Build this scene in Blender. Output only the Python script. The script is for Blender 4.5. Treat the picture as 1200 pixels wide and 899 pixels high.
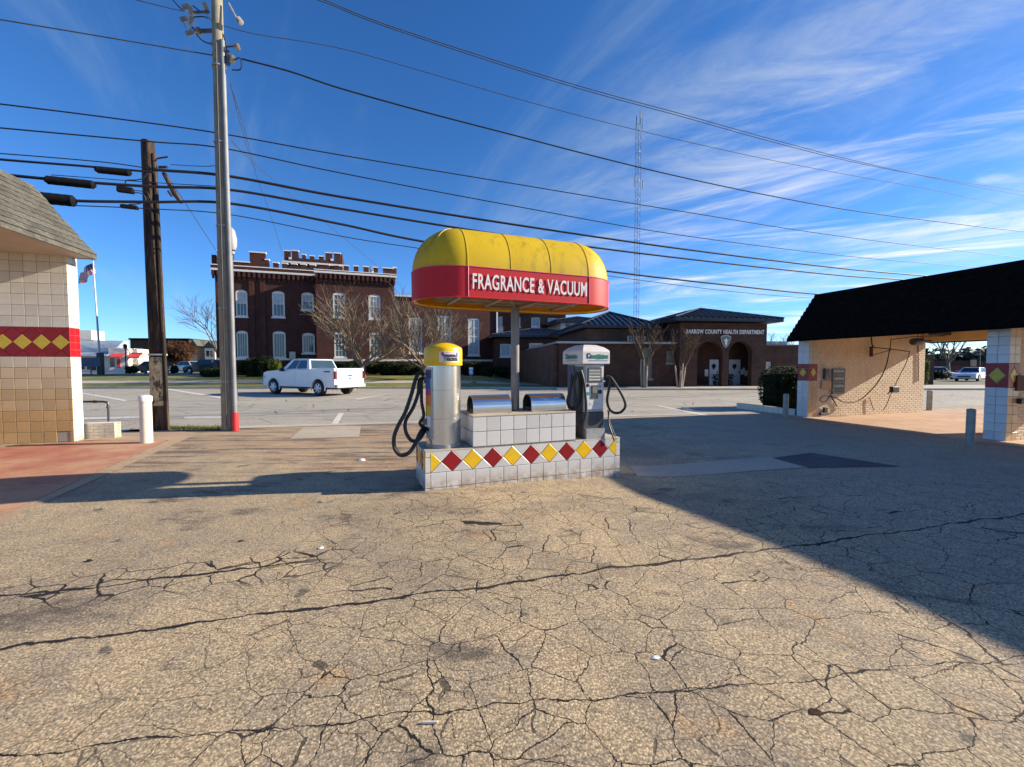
import bpy, math, random
from mathutils import Vector, Matrix
random.seed(7)
S = bpy.context.scene
for o in list(bpy.data.objects): bpy.data.objects.remove(o)
COL = S.collection
R = math.radians
PI = math.pi

# ------------------------------------------------------------ camera, sky, sun
CAMH, FPX, PITCH = 1.6, 500.0, R(2.35)
cam = bpy.data.objects.new('camera', bpy.data.cameras.new('camera'))
COL.objects.link(cam); S.camera = cam
cam.location = (0, 0, CAMH); cam.rotation_euler = (PI/2 - PITCH, 0, 0)
cam.data.sensor_width = 36; cam.data.lens = FPX/1200*36
cam.data.clip_start = 0.05; cam.data.clip_end = 6000

SUN_AZ, SUN_EL = R(8), R(22)          # azimuth measured from +X towards +Y
sd = Vector((math.cos(SUN_EL)*math.cos(SUN_AZ), math.cos(SUN_EL)*math.sin(SUN_AZ), math.sin(SUN_EL)))
sun = bpy.data.objects.new('sun', bpy.data.lights.new('sun', 'SUN'))
COL.objects.link(sun); sun.data.energy = 5.0; sun.data.angle = R(0.5); sun.data.color = (1.0, 0.88, 0.70)
sun.rotation_euler = sd.to_track_quat('Z', 'Y').to_euler(); sun.location = (20, 4, 30)

W = bpy.data.worlds.new('World'); S.world = W; W.use_nodes = True
nt = W.node_tree; nt.nodes.clear()
def wn(t, **k):
    n = nt.nodes.new(t)
    for a, b in k.items(): setattr(n, a, b)
    return n
out = wn('ShaderNodeOutputWorld'); bg = wn('ShaderNodeBackground')
sky = wn('ShaderNodeTexSky'); sky.sky_type = 'NISHITA'; sky.sun_disc = False
sky.sun_elevation = SUN_EL; sky.sun_rotation = PI/2 - SUN_AZ
sky.altitude = 300; sky.air_density = 1.0; sky.dust_density = 0.2; sky.ozone_density = 3.0
hs = wn('ShaderNodeHueSaturation'); hs.inputs['Saturation'].default_value = 1.16; hs.inputs['Value'].default_value = 1.0
gr = wn('ShaderNodeMix', data_type='RGBA', blend_type='MULTIPLY'); gr.inputs['Factor'].default_value = 1; gr.inputs['B'].default_value = (0.87, 0.96, 1.20, 1)
nt.links.new(sky.outputs[0], gr.inputs['A']); nt.links.new(gr.outputs['Result'], hs.inputs['Color'])
tc = wn('ShaderNodeTexCoord'); sep = wn('ShaderNodeSeparateXYZ'); nt.links.new(tc.outputs['Generated'], sep.inputs[0])
def wm(op, a, b=None, c=None, clamp=False):
    n = wn('ShaderNodeMath', operation=op); n.use_clamp = clamp
    for i, v in enumerate((a, b, c)):
        if v is None: continue
        if isinstance(v, (int, float)): n.inputs[i].default_value = v
        else: nt.links.new(v, n.inputs[i])
    return n.outputs[0]
zc = wm('ADD', wm('MAXIMUM', sep.outputs[2], 0.0), 0.12)
u_ = wm('DIVIDE', sep.outputs[0], zc); v_ = wm('DIVIDE', sep.outputs[1], zc)
cmb = wn('ShaderNodeCombineXYZ'); nt.links.new(u_, cmb.inputs[0]); nt.links.new(v_, cmb.inputs[1])
def cloud(rot, sc, nscale, det, dist, lo, hi, seed=0.0, rough=0.6):
    m0 = wn('ShaderNodeMapping'); m0.inputs['Rotation'].default_value = (0, 0, rot); nt.links.new(cmb.outputs[0], m0.inputs[0])
    mp = wn('ShaderNodeMapping'); mp.inputs['Scale'].default_value = sc; mp.inputs['Location'].default_value = (seed, seed*0.7, 0)
    nt.links.new(m0.outputs[0], mp.inputs[0])
    n = wn('ShaderNodeTexNoise'); n.inputs['Scale'].default_value = nscale; n.inputs['Detail'].default_value = det
    n.inputs['Distortion'].default_value = dist; n.inputs['Roughness'].default_value = rough
    nt.links.new(mp.outputs[0], n.inputs['Vector'])
    mr = wn('ShaderNodeMapRange'); mr.interpolation_type = 'SMOOTHSTEP'
    mr.inputs[1].default_value = lo; mr.inputs[2].default_value = hi
    nt.links.new(n.outputs[0], mr.inputs[0]); return mr.outputs[0]
# thin cirrus, thicker towards the east (right) and towards the horizon there
streak = cloud(R(-152), (0.55, 1.9, 1), 1.5, 11, 0.7, 0.46, 0.78, 5.4, 0.64)
veil = cloud(R(-140), (0.7, 1.3, 1), 1.2, 9, 0.9, 0.42, 0.78, 8.3, 0.62)
wisp = cloud(R(-120), (0.45, 1.7, 1), 1.0, 9, 0.5, 0.50, 0.76, 6.2, 0.64)
east = wn('ShaderNodeMapRange'); east.interpolation_type = 'SMOOTHSTEP'
east.inputs[1].default_value = -0.62; east.inputs[2].default_value = 0.42
nt.links.new(wm('SUBTRACT', sep.outputs[0], wm('MULTIPLY', sep.outputs[2], 1.10)), east.inputs[0])
dens = wm('MULTIPLY', east.outputs[0], wm('ADD', wm('MULTIPLY', streak, 0.95), wm('MULTIPLY', veil, 0.30)))
dens = wm('ADD', dens, wm('MULTIPLY', wisp, 0.26), clamp=True)
dens = wm('MINIMUM', dens, 0.82)
hz = wn('ShaderNodeMapRange'); hz.interpolation_type = 'SMOOTHSTEP'; hz.inputs[1].default_value = 0.42; hz.inputs[2].default_value = -0.02
nt.links.new(sep.outputs[2], hz.inputs[0])
tint = wn('ShaderNodeMix', data_type='RGBA', blend_type='MULTIPLY'); tint.inputs['B'].default_value = (0.74, 1.02, 1.22, 1)
nt.links.new(hz.outputs[0], tint.inputs['Factor']); nt.links.new(hs.outputs[0], tint.inputs['A'])
mix = wn('ShaderNodeMix', data_type='RGBA')
nt.links.new(dens, mix.inputs['Factor']); nt.links.new(tint.outputs['Result'], mix.inputs['A'])
cc = wn('ShaderNodeMix', data_type='RGBA'); cc.inputs['A'].default_value = (3.0, 4.0, 4.7, 1); cc.inputs['B'].default_value = (8.2, 7.9, 7.3, 1)
nt.links.new(east.outputs[0], cc.inputs['Factor']); nt.links.new(cc.outputs['Result'], mix.inputs['B'])
nt.links.new(mix.outputs['Result'], bg.inputs[0]); bg.inputs[1].default_value = 0.079
nt.links.new(bg.outputs[0], out.inputs[0])
S.view_settings.view_transform = 'Standard'; S.view_settings.look = 'None'
S.view_settings.exposure = 0.95; S.view_settings.gamma = 1
S.render.resolution_x = 1024; S.render.resolution_y = 767
S.render.engine = 'CYCLES'
S.cycles.max_bounces = 6; S.cycles.diffuse_bounces = 3; S.cycles.transparent_max_bounces = 8

# ------------------------------------------------------------ pixel -> place helpers (reference 1200x899)
def ray(px, py):
    v = 449.5 - py
    return Vector((px-600, FPX*math.cos(PITCH)+v*math.sin(PITCH), -FPX*math.sin(PITCH)+v*math.cos(PITCH)))
def gnd(px, py, z=0.0):
    d = ray(px, py); t = (z-CAMH)/d.z; return Vector((d.x*t, d.y*t, z))
def atY(px, py, Y):
    d = ray(px, py); t = Y/d.y; return Vector((d.x*t, Y, CAMH+d.z*t))
class Frame:
    def __init__(s, x, y, yaw, z=0.0):
        s.o = Vector((x, y, z)); s.yaw = yaw; s.u = Vector((math.cos(yaw), math.sin(yaw), 0)); s.n = Vector((-math.sin(yaw), math.cos(yaw), 0))
    def loc(s, px, py, d=0.0):             # pixel ray hits the plane local y = d -> local (x, z)
        r = ray(px, py); c = Vector((0, 0, CAMH)); t = ((s.o+s.n*d-c).dot(s.n))/r.dot(s.n); p = c+r*t-s.o
        return p.dot(s.u), p.z
    def rect(s, x0, y0, x1, y1, d=0.0):
        mx, my = (x0+x1)/2, (y0+y1)/2
        a = s.loc(x0, my, d)[0]; b = s.loc(x1, my, d)[0]; t = s.loc(mx, y0, d)[1]; m = s.loc(mx, y1, d)[1]
        return a, b, m, t
    def w(s, x, y, z=0): return s.o+s.u*x+s.n*y+Vector((0, 0, z))

def fit(*px):
    P = [gnd(*q) for q in px]; n = len(P); mx_ = sum(p.x for p in P)/n; my = sum(p.y for p in P)/n
    k = sum((p.x-mx_)*(p.y-my) for p in P)/sum((p.x-mx_)**2 for p in P); return k, my-k*mx_+.0
S1 = fit((0, 771), (300, 721), (586, 678), (880, 640), (1200, 607)); S2 = fit((0, 697), (125, 690), (260, 668))
# ------------------------------------------------------------ materials
MATS = {}
class N:
    def __init__(s, name):
        s.m = bpy.data.materials.new(name); s.m.use_nodes = True; s.t = s.m.node_tree
        s.b = s.t.nodes['Principled BSDF']; s.out = s.t.nodes['Material Output']
    def n(s, t, **k):
        n = s.t.nodes.new(t)
        for a, b in k.items(): setattr(n, a, b)
        return n
    def l(s, a, b): s.t.links.new(a, b)
    def co(s, sc=(1, 1, 1), rot=(0, 0, 0), kind='Object'):
        t = s.n('ShaderNodeTexCoord'); m = s.n('ShaderNodeMapping'); m.inputs['Scale'].default_value = sc; m.inputs['Rotation'].default_value = rot
        s.l(t.outputs[kind], m.inputs[0]); return m.outputs[0]
    def noise(s, scale, det=4, vec=None, rough=0.55, dist=0):
        n = s.n('ShaderNodeTexNoise'); n.inputs['Scale'].default_value = scale; n.inputs['Detail'].default_value = det
        n.inputs['Roughness'].default_value = rough; n.inputs['Distortion'].default_value = dist
        if vec is None: vec = s.co()
        s.l(vec, n.inputs['Vector']); return n.outputs[0]
    def ramp(s, v, lo, hi, smooth=True, a=0.0, b=1.0):
        n = s.n('ShaderNodeMapRange'); n.interpolation_type = 'SMOOTHSTEP' if smooth else 'LINEAR'
        n.inputs[1].default_value = lo; n.inputs[2].default_value = hi; n.inputs[3].default_value = a; n.inputs[4].default_value = b
        s.l(v, n.inputs[0]); return n.outputs[0]
    def math(s, op, a, b=None, clamp=False):
        n = s.n('ShaderNodeMath', operation=op); n.use_clamp = clamp
        for i, v in enumerate((a, b)):
            if v is None: continue
            if isinstance(v, (int, float)): n.inputs[i].default_value = v
            else: s.l(v, n.inputs[i])
        return n.outputs[0]
    def mix(s, f, a, b, mode='MIX'):
        n = s.n('ShaderNodeMix', data_type='RGBA', blend_type=mode)
        for k, v in (('Factor', f), ('A', a), ('B', b)):
            if isinstance(v, (tuple, list)): n.inputs[k].default_value = tuple(v)+(1,) if len(v) == 3 else v
            elif isinstance(v, (int, float)): n.inputs[k].default_value = v
            else: s.l(v, n.inputs[k])
        return n.outputs['Result']
    def bump(s, h, strength=0.3, dist=0.01, prev=None):
        n = s.n('ShaderNodeBump'); n.inputs['Strength'].default_value = strength; n.inputs['Distance'].default_value = dist
        s.l(h, n.inputs['Height'])
        if prev is not None: s.l(prev, n.inputs['Normal'])
        return n.outputs[0]
    def fin(s, col=None, rough=None, metal=None, nrm=None):
        if col is not None:
            if isinstance(col, (tuple, list)): s.b.inputs['Base Color'].default_value = tuple(col)+(1,)
            else: s.l(col, s.b.inputs['Base Color'])
        if rough is not None:
            if isinstance(rough, (int, float)): s.b.inputs['Roughness'].default_value = rough
            else: s.l(rough, s.b.inputs['Roughness'])
        if metal is not None: s.b.inputs['Metallic'].default_value = metal
        if nrm is not None: s.l(nrm, s.b.inputs['Normal'])
        return s.m
def M(name, col=(0.5, 0.5, 0.5), rough=0.6, metal=0.0, var=0.18, scale=3.0, bump=0.0, bscale=40, stain=None, stain_amt=0.5, stain_scale=1.5, rnd=0.0):
    if name in MATS: return MATS[name]
    k = N(name); n1 = k.noise(scale, 5)
    dark = tuple(c*(1-var) for c in col); lite = tuple(min(1, c*(1+var)) for c in col)
    c = k.mix(k.ramp(n1, 0.3, 0.7), dark, lite)
    if rnd:
        oi = k.n('ShaderNodeObjectInfo'); h = k.n('ShaderNodeHueSaturation')
        k.l(k.ramp(oi.outputs['Random'], 0, 1, False, 1-rnd, 1+rnd), h.inputs['Value']); k.l(c, h.inputs['Color']); c = h.outputs[0]
    if stain: c = k.mix(k.math('MULTIPLY', k.ramp(k.noise(stain_scale, 8, rough=0.65), 0.48, 0.72), stain_amt), c, stain)
    nr = k.bump(k.noise(bscale, 3), bump, 0.01) if bump else None
    MATS[name] = k.fin(c, rough, metal, nr); return MATS[name]

def grime(mat, z0=0.0, z1=0.22, col=(0.30, 0.21, 0.12), amt=0.8, cap=None):
    k = N.__new__(N); k.m = mat; k.t = mat.node_tree; k.b = k.t.nodes['Principled BSDF']; k.out = k.t.nodes['Material Output']
    src = k.b.inputs['Base Color'].links[0].from_socket; ge = k.n('ShaderNodeNewGeometry'); sp = k.n('ShaderNodeSeparateXYZ'); k.l(ge.outputs['Position'], sp.inputs[0])
    nz = k.noise(7, 7, ge.outputs['Position'], 0.7); f = k.math('MULTIPLY', k.ramp(sp.outputs[2], z1, z0), k.ramp(nz, 0.36, 0.62))
    c = k.mix(k.math('MULTIPLY', f, amt), src, col)
    chip = k.ramp(k.noise(11, 3, ge.outputs['Position'], 0.5), 0.735, 0.755)
    c = k.mix(k.math('MULTIPLY', chip, 0.7), c, (0.16, 0.13, 0.10)); drip = k.ramp(k.noise(1.0, 7, None, 0.7), 0.5, 0.7)
    k.l(c, k.b.inputs['Base Color'])
def mat_asphalt(name, kind='lot'):
    k = N(name); co = k.co()
    warp = k.n('ShaderNodeTexNoise'); warp.inputs['Scale'].default_value = 4.5; warp.inputs['Detail'].default_value = 7; warp.inputs['Roughness'].default_value = 0.62; k.l(co, warp.inputs['Vector'])
    wv = k.n('ShaderNodeVectorMath', operation='MULTIPLY_ADD'); k.l(warp.outputs['Color'], wv.inputs[0]); wv.inputs[1].default_value = (0.13, 0.13, 0); k.l(co, wv.inputs[2])
    wc = wv.outputs[0]
    big = k.noise(0.35, 6, co, 0.6); mid = k.noise(1.7, 6, co, 0.62); fine = k.noise(75, 3, co, 0.6)
    if kind == 'lot':
        c = k.mix(k.ramp(big, 0.35, 0.65), (0.42, 0.330, 0.205), (0.53, 0.405, 0.240))
        c = k.mix(k.ramp(mid, 0.42, 0.68), c, (0.33, 0.27, 0.19))
        worn = k.ramp(k.noise(0.55, 8, k.co((1, 1.5, 1), (0, 0, R(16))), 0.68), 0.47, 0.66)
        c = k.mix(k.math('MULTIPLY', worn, 0.62), c, (0.215, 0.175, 0.135))
        sp = k.n('ShaderNodeSeparateXYZ'); k.l(co, sp.inputs[0])
        # iron-red wash and dark tyre streaks behind the island, running with the street
        st = k.noise(1.0, 7, k.co((0.35, 2.2, 1), (0, 0, R(-12))), 0.65)
        zone = k.math('MULTIPLY', k.ramp(sp.outputs[1], 5.6, 7.2), k.ramp(sp.outputs[0], 1.5, -1.5))
        c = k.mix(k.math('MULTIPLY', zone, k.math('MULTIPLY', k.ramp(st, 0.40, 0.62), 0.55)), c, (0.47, 0.27, 0.15))
        st2 = k.noise(1.3, 8, k.co((0.3, 2.6, 1), (0, 0, R(-10))), 0.7)
        c = k.mix(k.math('MULTIPLY', zone, k.math('MULTIPLY', k.ramp(st2, 0.48, 0.60), 0.8)), c, (0.085, 0.065, 0.055))
        rust = k.ramp(k.noise(1.7, 5, co, 0.6), 0.57, 0.70)
        c = k.mix(k.math('MULTIPLY', rust, 0.5), c, (0.62, 0.38, 0.15))
        oil = k.ramp(k.noise(0.95, 7, k.co((1, 1.8, 1), (0, 0, R(20))), 0.7), 0.545, 0.66)
        c = k.mix(k.math('MULTIPLY', oil, 0.75), c, (0.085, 0.068, 0.052))
        spot = k.ramp(k.noise(2.9, 4, co, 0.6), 0.64, 0.70)
        c = k.mix(k.math('MULTIPLY', spot, 0.75), c, (0.055, 0.050, 0.048))
        # fill light painted in: east tone lifted and warmed where the roof shadow lies
        c = k.mix(k.math('MULTIPLY', k.ramp(sp.outputs[0], 2.0, 5.0), 0.6), c, (0.47, 0.37, 0.265))
    else:
        c = k.mix(k.ramp(big, 0.35, 0.65), (0.40, 0.37, 0.30), (0.47, 0.43, 0.35))
        st = k.noise(1.0, 7, k.co((0.12, 1.6, 1), (0, 0, R(-3))), 0.6)
        c = k.mix(k.math('MULTIPLY', k.ramp(st, 0.45, 0.7), 0.55), c, (0.27, 0.26, 0.24))
        c = k.mix(k.math('MULTIPLY', k.ramp(mid, 0.55, 0.75), 0.3), c, (0.38, 0.34, 0.28))
    # stones of the aggregate
    vo = k.n('ShaderNodeTexVoronoi'); vo.inputs['Scale'].default_value = 92; k.l(co, vo.inputs['Vector'])
    sc_ = k.n('ShaderNodeSeparateColor'); k.l(vo.outputs['Color'], sc_.inputs[0])
    c = k.mix(0.8, c, k.mix(sc_.outputs[0], (0.60, 0.57, 0.55), (1.50, 1.47, 1.42)), 'MULTIPLY')
    c = k.mix(0.7, c, k.mix(k.ramp(fine, 0.35, 0.65), (0.55, 0.55, 0.55), (1.42, 1.42, 1.42)), 'MULTIPLY')
    pit = k.math('MULTIPLY', k.ramp(vo.outputs['Distance'], 0.42, 0.66), 1.0)
    c = k.mix(k.math('MULTIPLY', pit, 0.4), c, (0.05, 0.045, 0.04))
    cr = None
    def net(scale, width, m_scale, mlo, mhi, seed):
        mp = k.n('ShaderNodeMapping'); mp.inputs['Location'].default_value = (seed, seed*1.7, 0); k.l(wc, mp.inputs[0])
        v = k.n('ShaderNodeTexVoronoi', feature='DISTANCE_TO_EDGE'); v.inputs['Scale'].default_value = scale; v.inputs['Randomness'].default_value = 1
        k.l(mp.outputs[0], v.inputs['Vector'])
        wn_ = k.math('MULTIPLY_ADD', k.noise(5.0, 3, co), width*1.6); 
        e = k.math('DIVIDE', v.outputs['Distance'], k.math('ADD', k.math('MULTIPLY', k.noise(4.0, 4, co), width*2.2), 0.0006))
        line = k.math('SUBTRACT', 1.0, k.ramp(e, 0.45, 1.0))
        mask = k.ramp(k.noise(m_scale, 3, k.co((1, 1, 1), (0, 0, seed))), mlo, mhi)
        return k.math('MULTIPLY', line, mask)
    def mx(a, b): return k.math('MAXIMUM', a, b)
    if kind == 'lot':
        sp2 = k.n('ShaderNodeSeparateXYZ'); k.l(co, sp2.inputs[0])
        near = k.ramp(sp2.outputs[1], 7.5, 4.6)
        west = k.ramp(sp2.outputs[0], -2.6, -0.6)
        zone = k.math('MULTIPLY', near, k.math('ADD', k.math('MULTIPLY', west, 0.75), 0.3), clamp=True)
        a = net(3.3, 0.0105, 0.5, 0.14, 0.42, 1.3); b = net(6.6, 0.0125, 0.6, 0.40, 0.54, 4.1)
        cr = k.math('MULTIPLY', mx(a, k.math('MULTIPLY', b, 0.75)), zone)
        def seam(slope, off, w, x0=None, x1=None):
            nz = k.math('MULTIPLY', k.math('SUBTRACT', k.noise(2.2, 5, co, 0.6), 0.5), 0.22)
            ly = k.math('ADD', k.math('MULTIPLY', sp2.outputs[0], slope), off)
            d = k.math('ABSOLUTE', k.math('ADD', k.math('SUBTRACT', sp2.outputs[1], ly), nz))
            wv_ = k.math('ADD', k.math('MULTIPLY', k.ramp(k.noise(3.1, 5, co, 0.7), 0.35, 0.7), w), w*0.35)
            ln = k.math('SUBTRACT', 1.0, k.ramp(k.math('DIVIDE', d, wv_), 0.5, 1.0))
            if x0 is not None: ln = k.math('MULTIPLY', ln, k.ramp(sp2.outputs[0], x1, x0))
            return ln
        cr = mx(cr, seam(S1[0], S1[1], 0.024)); cr = mx(cr, seam(S2[0], S2[1], 0.030, -1.9, -1.2))
        cr = mx(cr, seam(0.12, 1.95, 0.008))
        br_zone = k.math('MULTIPLY', k.ramp(k.math('ABSOLUTE', k.math('SUBTRACT', sp2.outputs[1], k.math('ADD', k.math('MULTIPLY', sp2.outputs[0], S2[0]), S2[1]))), 0.42, 0.15), k.ramp(sp2.outputs[0], -1.1, -1.6))
        cr = mx(cr, k.math('MULTIPLY', net(4.2, 0.030, 0.3, 0.0, 0.2, 7.7), br_zone))
    else:
        cr = k.math('MULTIPLY', net(0.55, 0.010, 0.2, 0.3, 0.55, 2.7), 0.7)
    c = k.mix(cr, c, (0.007, 0.005, 0.004))
    nrm = k.bump(vo.outputs['Distance'], 0.30, -0.004)
    nrm = k.bump(k.noise(28, 5, co, 0.7), 0.25, 0.005, nrm)
    nrm = k.bump(cr, 0.5, -0.008, nrm)
    return k.fin(c, 0.88, 0, nrm)

def mat_concrete(name, c1, c2, stain, crack=True):
    k = N(name); co = k.co()
    c = k.mix(k.ramp(k.noise(0.7, 7, co, 0.65), 0.35, 0.65), c1, c2)
    c = k.mix(k.math('MULTIPLY', k.ramp(k.noise(1.6, 8, k.co((1, 2.2, 1)), 0.7), 0.5, 0.72), 0.6), c, stain)
    c = k.mix(0.5, c, k.mix(k.ramp(k.noise(60, 3, co), 0.3, 0.7), (0.7, 0.7, 0.7), (1.25, 1.25, 1.25)), 'MULTIPLY')
    h = k.noise(30, 5, co, 0.7)
    return k.fin(c, 0.8, 0, k.bump(h, 0.25, 0.005))

def mat_brickfar(name, c1, c2, mortar, sw=0.22, sh=0.075):
    k = N(name); t = k.n('ShaderNodeTexCoord'); sp = k.n('ShaderNodeSeparateXYZ'); k.l(t.outputs['Object'], sp.inputs[0])
    cb = k.n('ShaderNodeCombineXYZ'); k.l(k.math('ADD', sp.outputs[0], sp.outputs[1]), cb.inputs[0]); k.l(sp.outputs[2], cb.inputs[1])
    b = k.n('ShaderNodeTexBrick'); k.l(cb.outputs[0], b.inputs['Vector']); b.inputs['Scale'].default_value = 1
    b.inputs['Brick Width'].default_value = sw; b.inputs['Row Height'].default_value = sh; b.inputs['Mortar Size'].default_value = 0.009
    b.inputs['Color1'].default_value = c1+(1,); b.inputs['Color2'].default_value = c2+(1,); b.inputs['Mortar'].default_value = mortar+(1,)
    c = k.mix(0.8, b.outputs['Color'], k.mix(k.ramp(k.noise(1.1, 7, k.co(), 0.65), 0.3, 0.7), (0.6, 0.6, 0.62), (1.3, 1.25, 1.2)), 'MULTIPLY')
    return k.fin(c, 0.85, 0, k.bump(b.outputs['Fac'], 0.5, -0.01))

def mat_bark(name, c1, c2, sc=(1, 1, 0.15), s=14, streak=None):
    k = N(name); v = k.co(sc)
    c = k.mix(k.ramp(k.noise(s, 6, v, 0.65), 0.35, 0.65), c1, c2)
    if streak: c = k.mix(k.ramp(k.noise(s*0.4, 6, v, 0.7), 0.50, 0.57), c, streak)
    return k.fin(c, 0.85, 0, k.bump(k.noise(s*2, 5, v, 0.7), 0.6, 0.01))

def mat_brushed(name, col, rough=0.3, sc=(60, 60, 1)):
    k = N(name); v = k.co(sc)
    c = k.mix(k.ramp(k.noise(2, 4, v), 0.3, 0.7), tuple(x*0.85 for x in col), col)
    c = k.mix(k.math('MULTIPLY', k.ramp(k.noise(2, 5, k.co(), 0.6), 0.5, 0.75), 0.05), c, tuple(x*0.6 for x in col))
    r = k.ramp(k.noise(1.5, 3, k.co()), 0.3, 0.7, True, rough*0.9, rough*1.1)
    return k.fin(c, r, 0.95, k.bump(k.noise(2, 3, v), 0.03, 0.002))

def mat_translucent(name, col, t=0.35, rough=0.35, dirt=(0.15, 0.11, 0.02), dirt_amt=0.4):
    k = N(name)
    c = k.mix(k.math('MULTIPLY', k.ramp(k.noise(9, 8, k.co((1, 1, 0.18)), 0.7), 0.48, 0.75), dirt_amt), col, dirt)
    c = k.mix(k.math('MULTIPLY', k.ramp(k.noise(1.3, 5, k.co()), 0.45, 0.75), 0.25), c, tuple(x*0.7 for x in col))
    k.fin(c, rough)
    tr = k.n('ShaderNodeBsdfTranslucent'); k.l(c, tr.inputs[0]); ms = k.n('ShaderNodeMixShader'); ms.inputs[0].default_value = t
    k.l(k.b.outputs[0], ms.inputs[1]); k.l(tr.outputs[0], ms.inputs[2]); k.l(ms.outputs[0], k.out.inputs[0]); return k.m

def mat_glass(name, col, rough=0.05):
    k = N(name); c = k.mix(k.ramp(k.noise(0.9, 4, k.co()), 0.35, 0.65), col, tuple(x*1.6 for x in col))
    m = k.fin(c, rough); k.b.inputs['Specular IOR Level'].default_value = 0.8; return m
def mat_leaf(name, c1, c2):
    k = N(name); c = k.mix(k.ramp(k.noise(2.3, 5, k.co(), 0.7), 0.35, 0.65), c1, c2)
    k.fin(c, 0.75); k.b.inputs['Specular IOR Level'].default_value = 0.15; tr = k.n('ShaderNodeBsdfTranslucent'); k.l(c, tr.inputs[0]); ms = k.n('ShaderNodeMixShader'); ms.inputs[0].default_value = 0.22
    k.l(k.b.outputs[0], ms.inputs[1]); k.l(tr.outputs[0], ms.inputs[2]); k.l(ms.outputs[0], k.out.inputs[0]); return k.m

m_lot = mat_asphalt('weathered_asphalt'); m_road = mat_asphalt('road_asphalt', 'road')
m_conc = mat_concrete('pale_concrete', (0.40, 0.34, 0.25), (0.48, 0.41, 0.30), (0.25, 0.18, 0.12))
m_apron = mat_concrete('tan_concrete', (0.36, 0.25, 0.16), (0.44, 0.31, 0.19), (0.20, 0.13, 0.09))
m_red = mat_concrete('red_stained_concrete', (0.38, 0.13, 0.075), (0.50, 0.29, 0.16), (0.27, 0.045, 0.05))
m_baypad = mat_concrete('orange_concrete', (0.44, 0.27, 0.17), (0.55, 0.37, 0.24), (0.30, 0.15, 0.09))
m_patch = mat_concrete('black_patch_asphalt', (0.05, 0.047, 0.045), (0.085, 0.078, 0.07), (0.16, 0.14, 0.12))
m_oldpatch = mat_concrete('grey_patch', (0.40, 0.335, 0.25), (0.46, 0.385, 0.285), (0.28, 0.23, 0.17))
m_side = mat_concrete('sidewalk_concrete', (0.42, 0.38, 0.31), (0.52, 0.47, 0.38), (0.30, 0.26, 0.2))
m_paint = M('worn_road_paint', (0.68, 0.64, 0.56), 0.7, 0, 0.15, 20, stain=(0.33, 0.29, 0.24), stain_amt=0.85, stain_scale=7)
m_grass = mat_concrete('winter_grass', (0.11, 0.14, 0.018), (0.24, 0.21, 0.05), (0.26, 0.21, 0.09))
m_far = mat_concrete('far_ground', (0.10, 0.10, 0.05), (0.16, 0.14, 0.08), (0.2, 0.18, 0.12))
m_tile = M('white_glazed_tile', (0.60, 0.585, 0.56), 0.30, 0, 0.06, 6, stain=(0.40, 0.34, 0.27), stain_amt=0.35, stain_scale=5, rnd=0.10)
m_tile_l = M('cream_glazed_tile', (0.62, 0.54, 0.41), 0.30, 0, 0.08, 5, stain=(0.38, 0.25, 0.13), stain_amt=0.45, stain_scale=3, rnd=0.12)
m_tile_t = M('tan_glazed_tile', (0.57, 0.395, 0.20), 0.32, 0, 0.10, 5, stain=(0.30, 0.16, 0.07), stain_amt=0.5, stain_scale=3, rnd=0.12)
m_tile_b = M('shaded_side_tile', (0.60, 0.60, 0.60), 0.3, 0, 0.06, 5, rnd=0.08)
m_yel = M('yellow_glazed_tile', (0.78, 0.48, 0.015), 0.28, 0, 0.07, 8, rnd=0.08)
grime(m_tile)
m_ylo = M('olive_yellow_tile', (0.55, 0.40, 0.03), 0.3, 0, 0.10, 8, rnd=0.1)
m_rdt = M('dark_red_glazed_tile', (0.24, 0.002, 0.006), 0.38, 0, 0.10, 8, rnd=0.12)
m_rdb = M('bright_red_tile', (0.50, 0.008, 0.015), 0.35, 0, 0.08, 8, rnd=0.1)
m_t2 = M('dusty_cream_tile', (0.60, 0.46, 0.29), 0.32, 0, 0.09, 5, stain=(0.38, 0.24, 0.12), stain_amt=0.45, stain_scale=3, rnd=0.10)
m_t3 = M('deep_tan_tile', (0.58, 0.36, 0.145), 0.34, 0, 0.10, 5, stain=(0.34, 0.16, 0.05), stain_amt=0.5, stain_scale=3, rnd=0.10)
m_t4 = M('pale_grey_tile', (0.63, 0.585, 0.50), 0.3, 0, 0.06, 5, rnd=0.07)
m_grout = M('tile_grout', (0.30, 0.28, 0.25), 0.9, 0, 0.2, 10)
m_groutl = M('tan_grout', (0.22, 0.16, 0.10), 0.9, 0, 0.2, 10)
m_plast = M('beige_plaster', (0.62, 0.44, 0.22), 0.8, 0, 0.08, 2, bump=0.15)
m_soff = M('white_soffit_board', (0.50, 0.42, 0.33), 0.7, 0, 0.08, 2)
m_shing = M('weathered_shingle', (0.088, 0.084, 0.070), 0.9, 0, 0.35, 9, bump=0.5, bscale=60, rnd=0.28)
m_dshing = M('black_shingle', (0.007, 0.006, 0.0055), 1.0, 0, 0.3, 9)
m_dshing.node_tree.nodes['Principled BSDF'].inputs['Specular IOR Level'].default_value = 0.05
m_steel = mat_brushed('brushed_stainless', (0.72, 0.70, 0.66), 0.28, (90, 90, 1.2))
m_steelh = mat_brushed('polished_stainless', (0.74, 0.73, 0.71), 0.16, (1.5, 60, 60))
m_galv = M('galvanised_steel', (0.34, 0.34, 0.34), 0.55, 0.35, 0.15, 8)
m_dkst = M('dark_steel', (0.10, 0.10, 0.11), 0.4, 0.6, 0.2, 8)
m_poleg = M('grey_painted_pole', (0.20, 0.19, 0.18), 0.45, 0.3, 0.15, 5)
m_ycap = M('yellow_plastic', (0.75, 0.46, 0.01), 0.35, 0, 0.08, 6, stain=(0.5, 0.3, 0.02), stain_amt=0.4)
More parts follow.
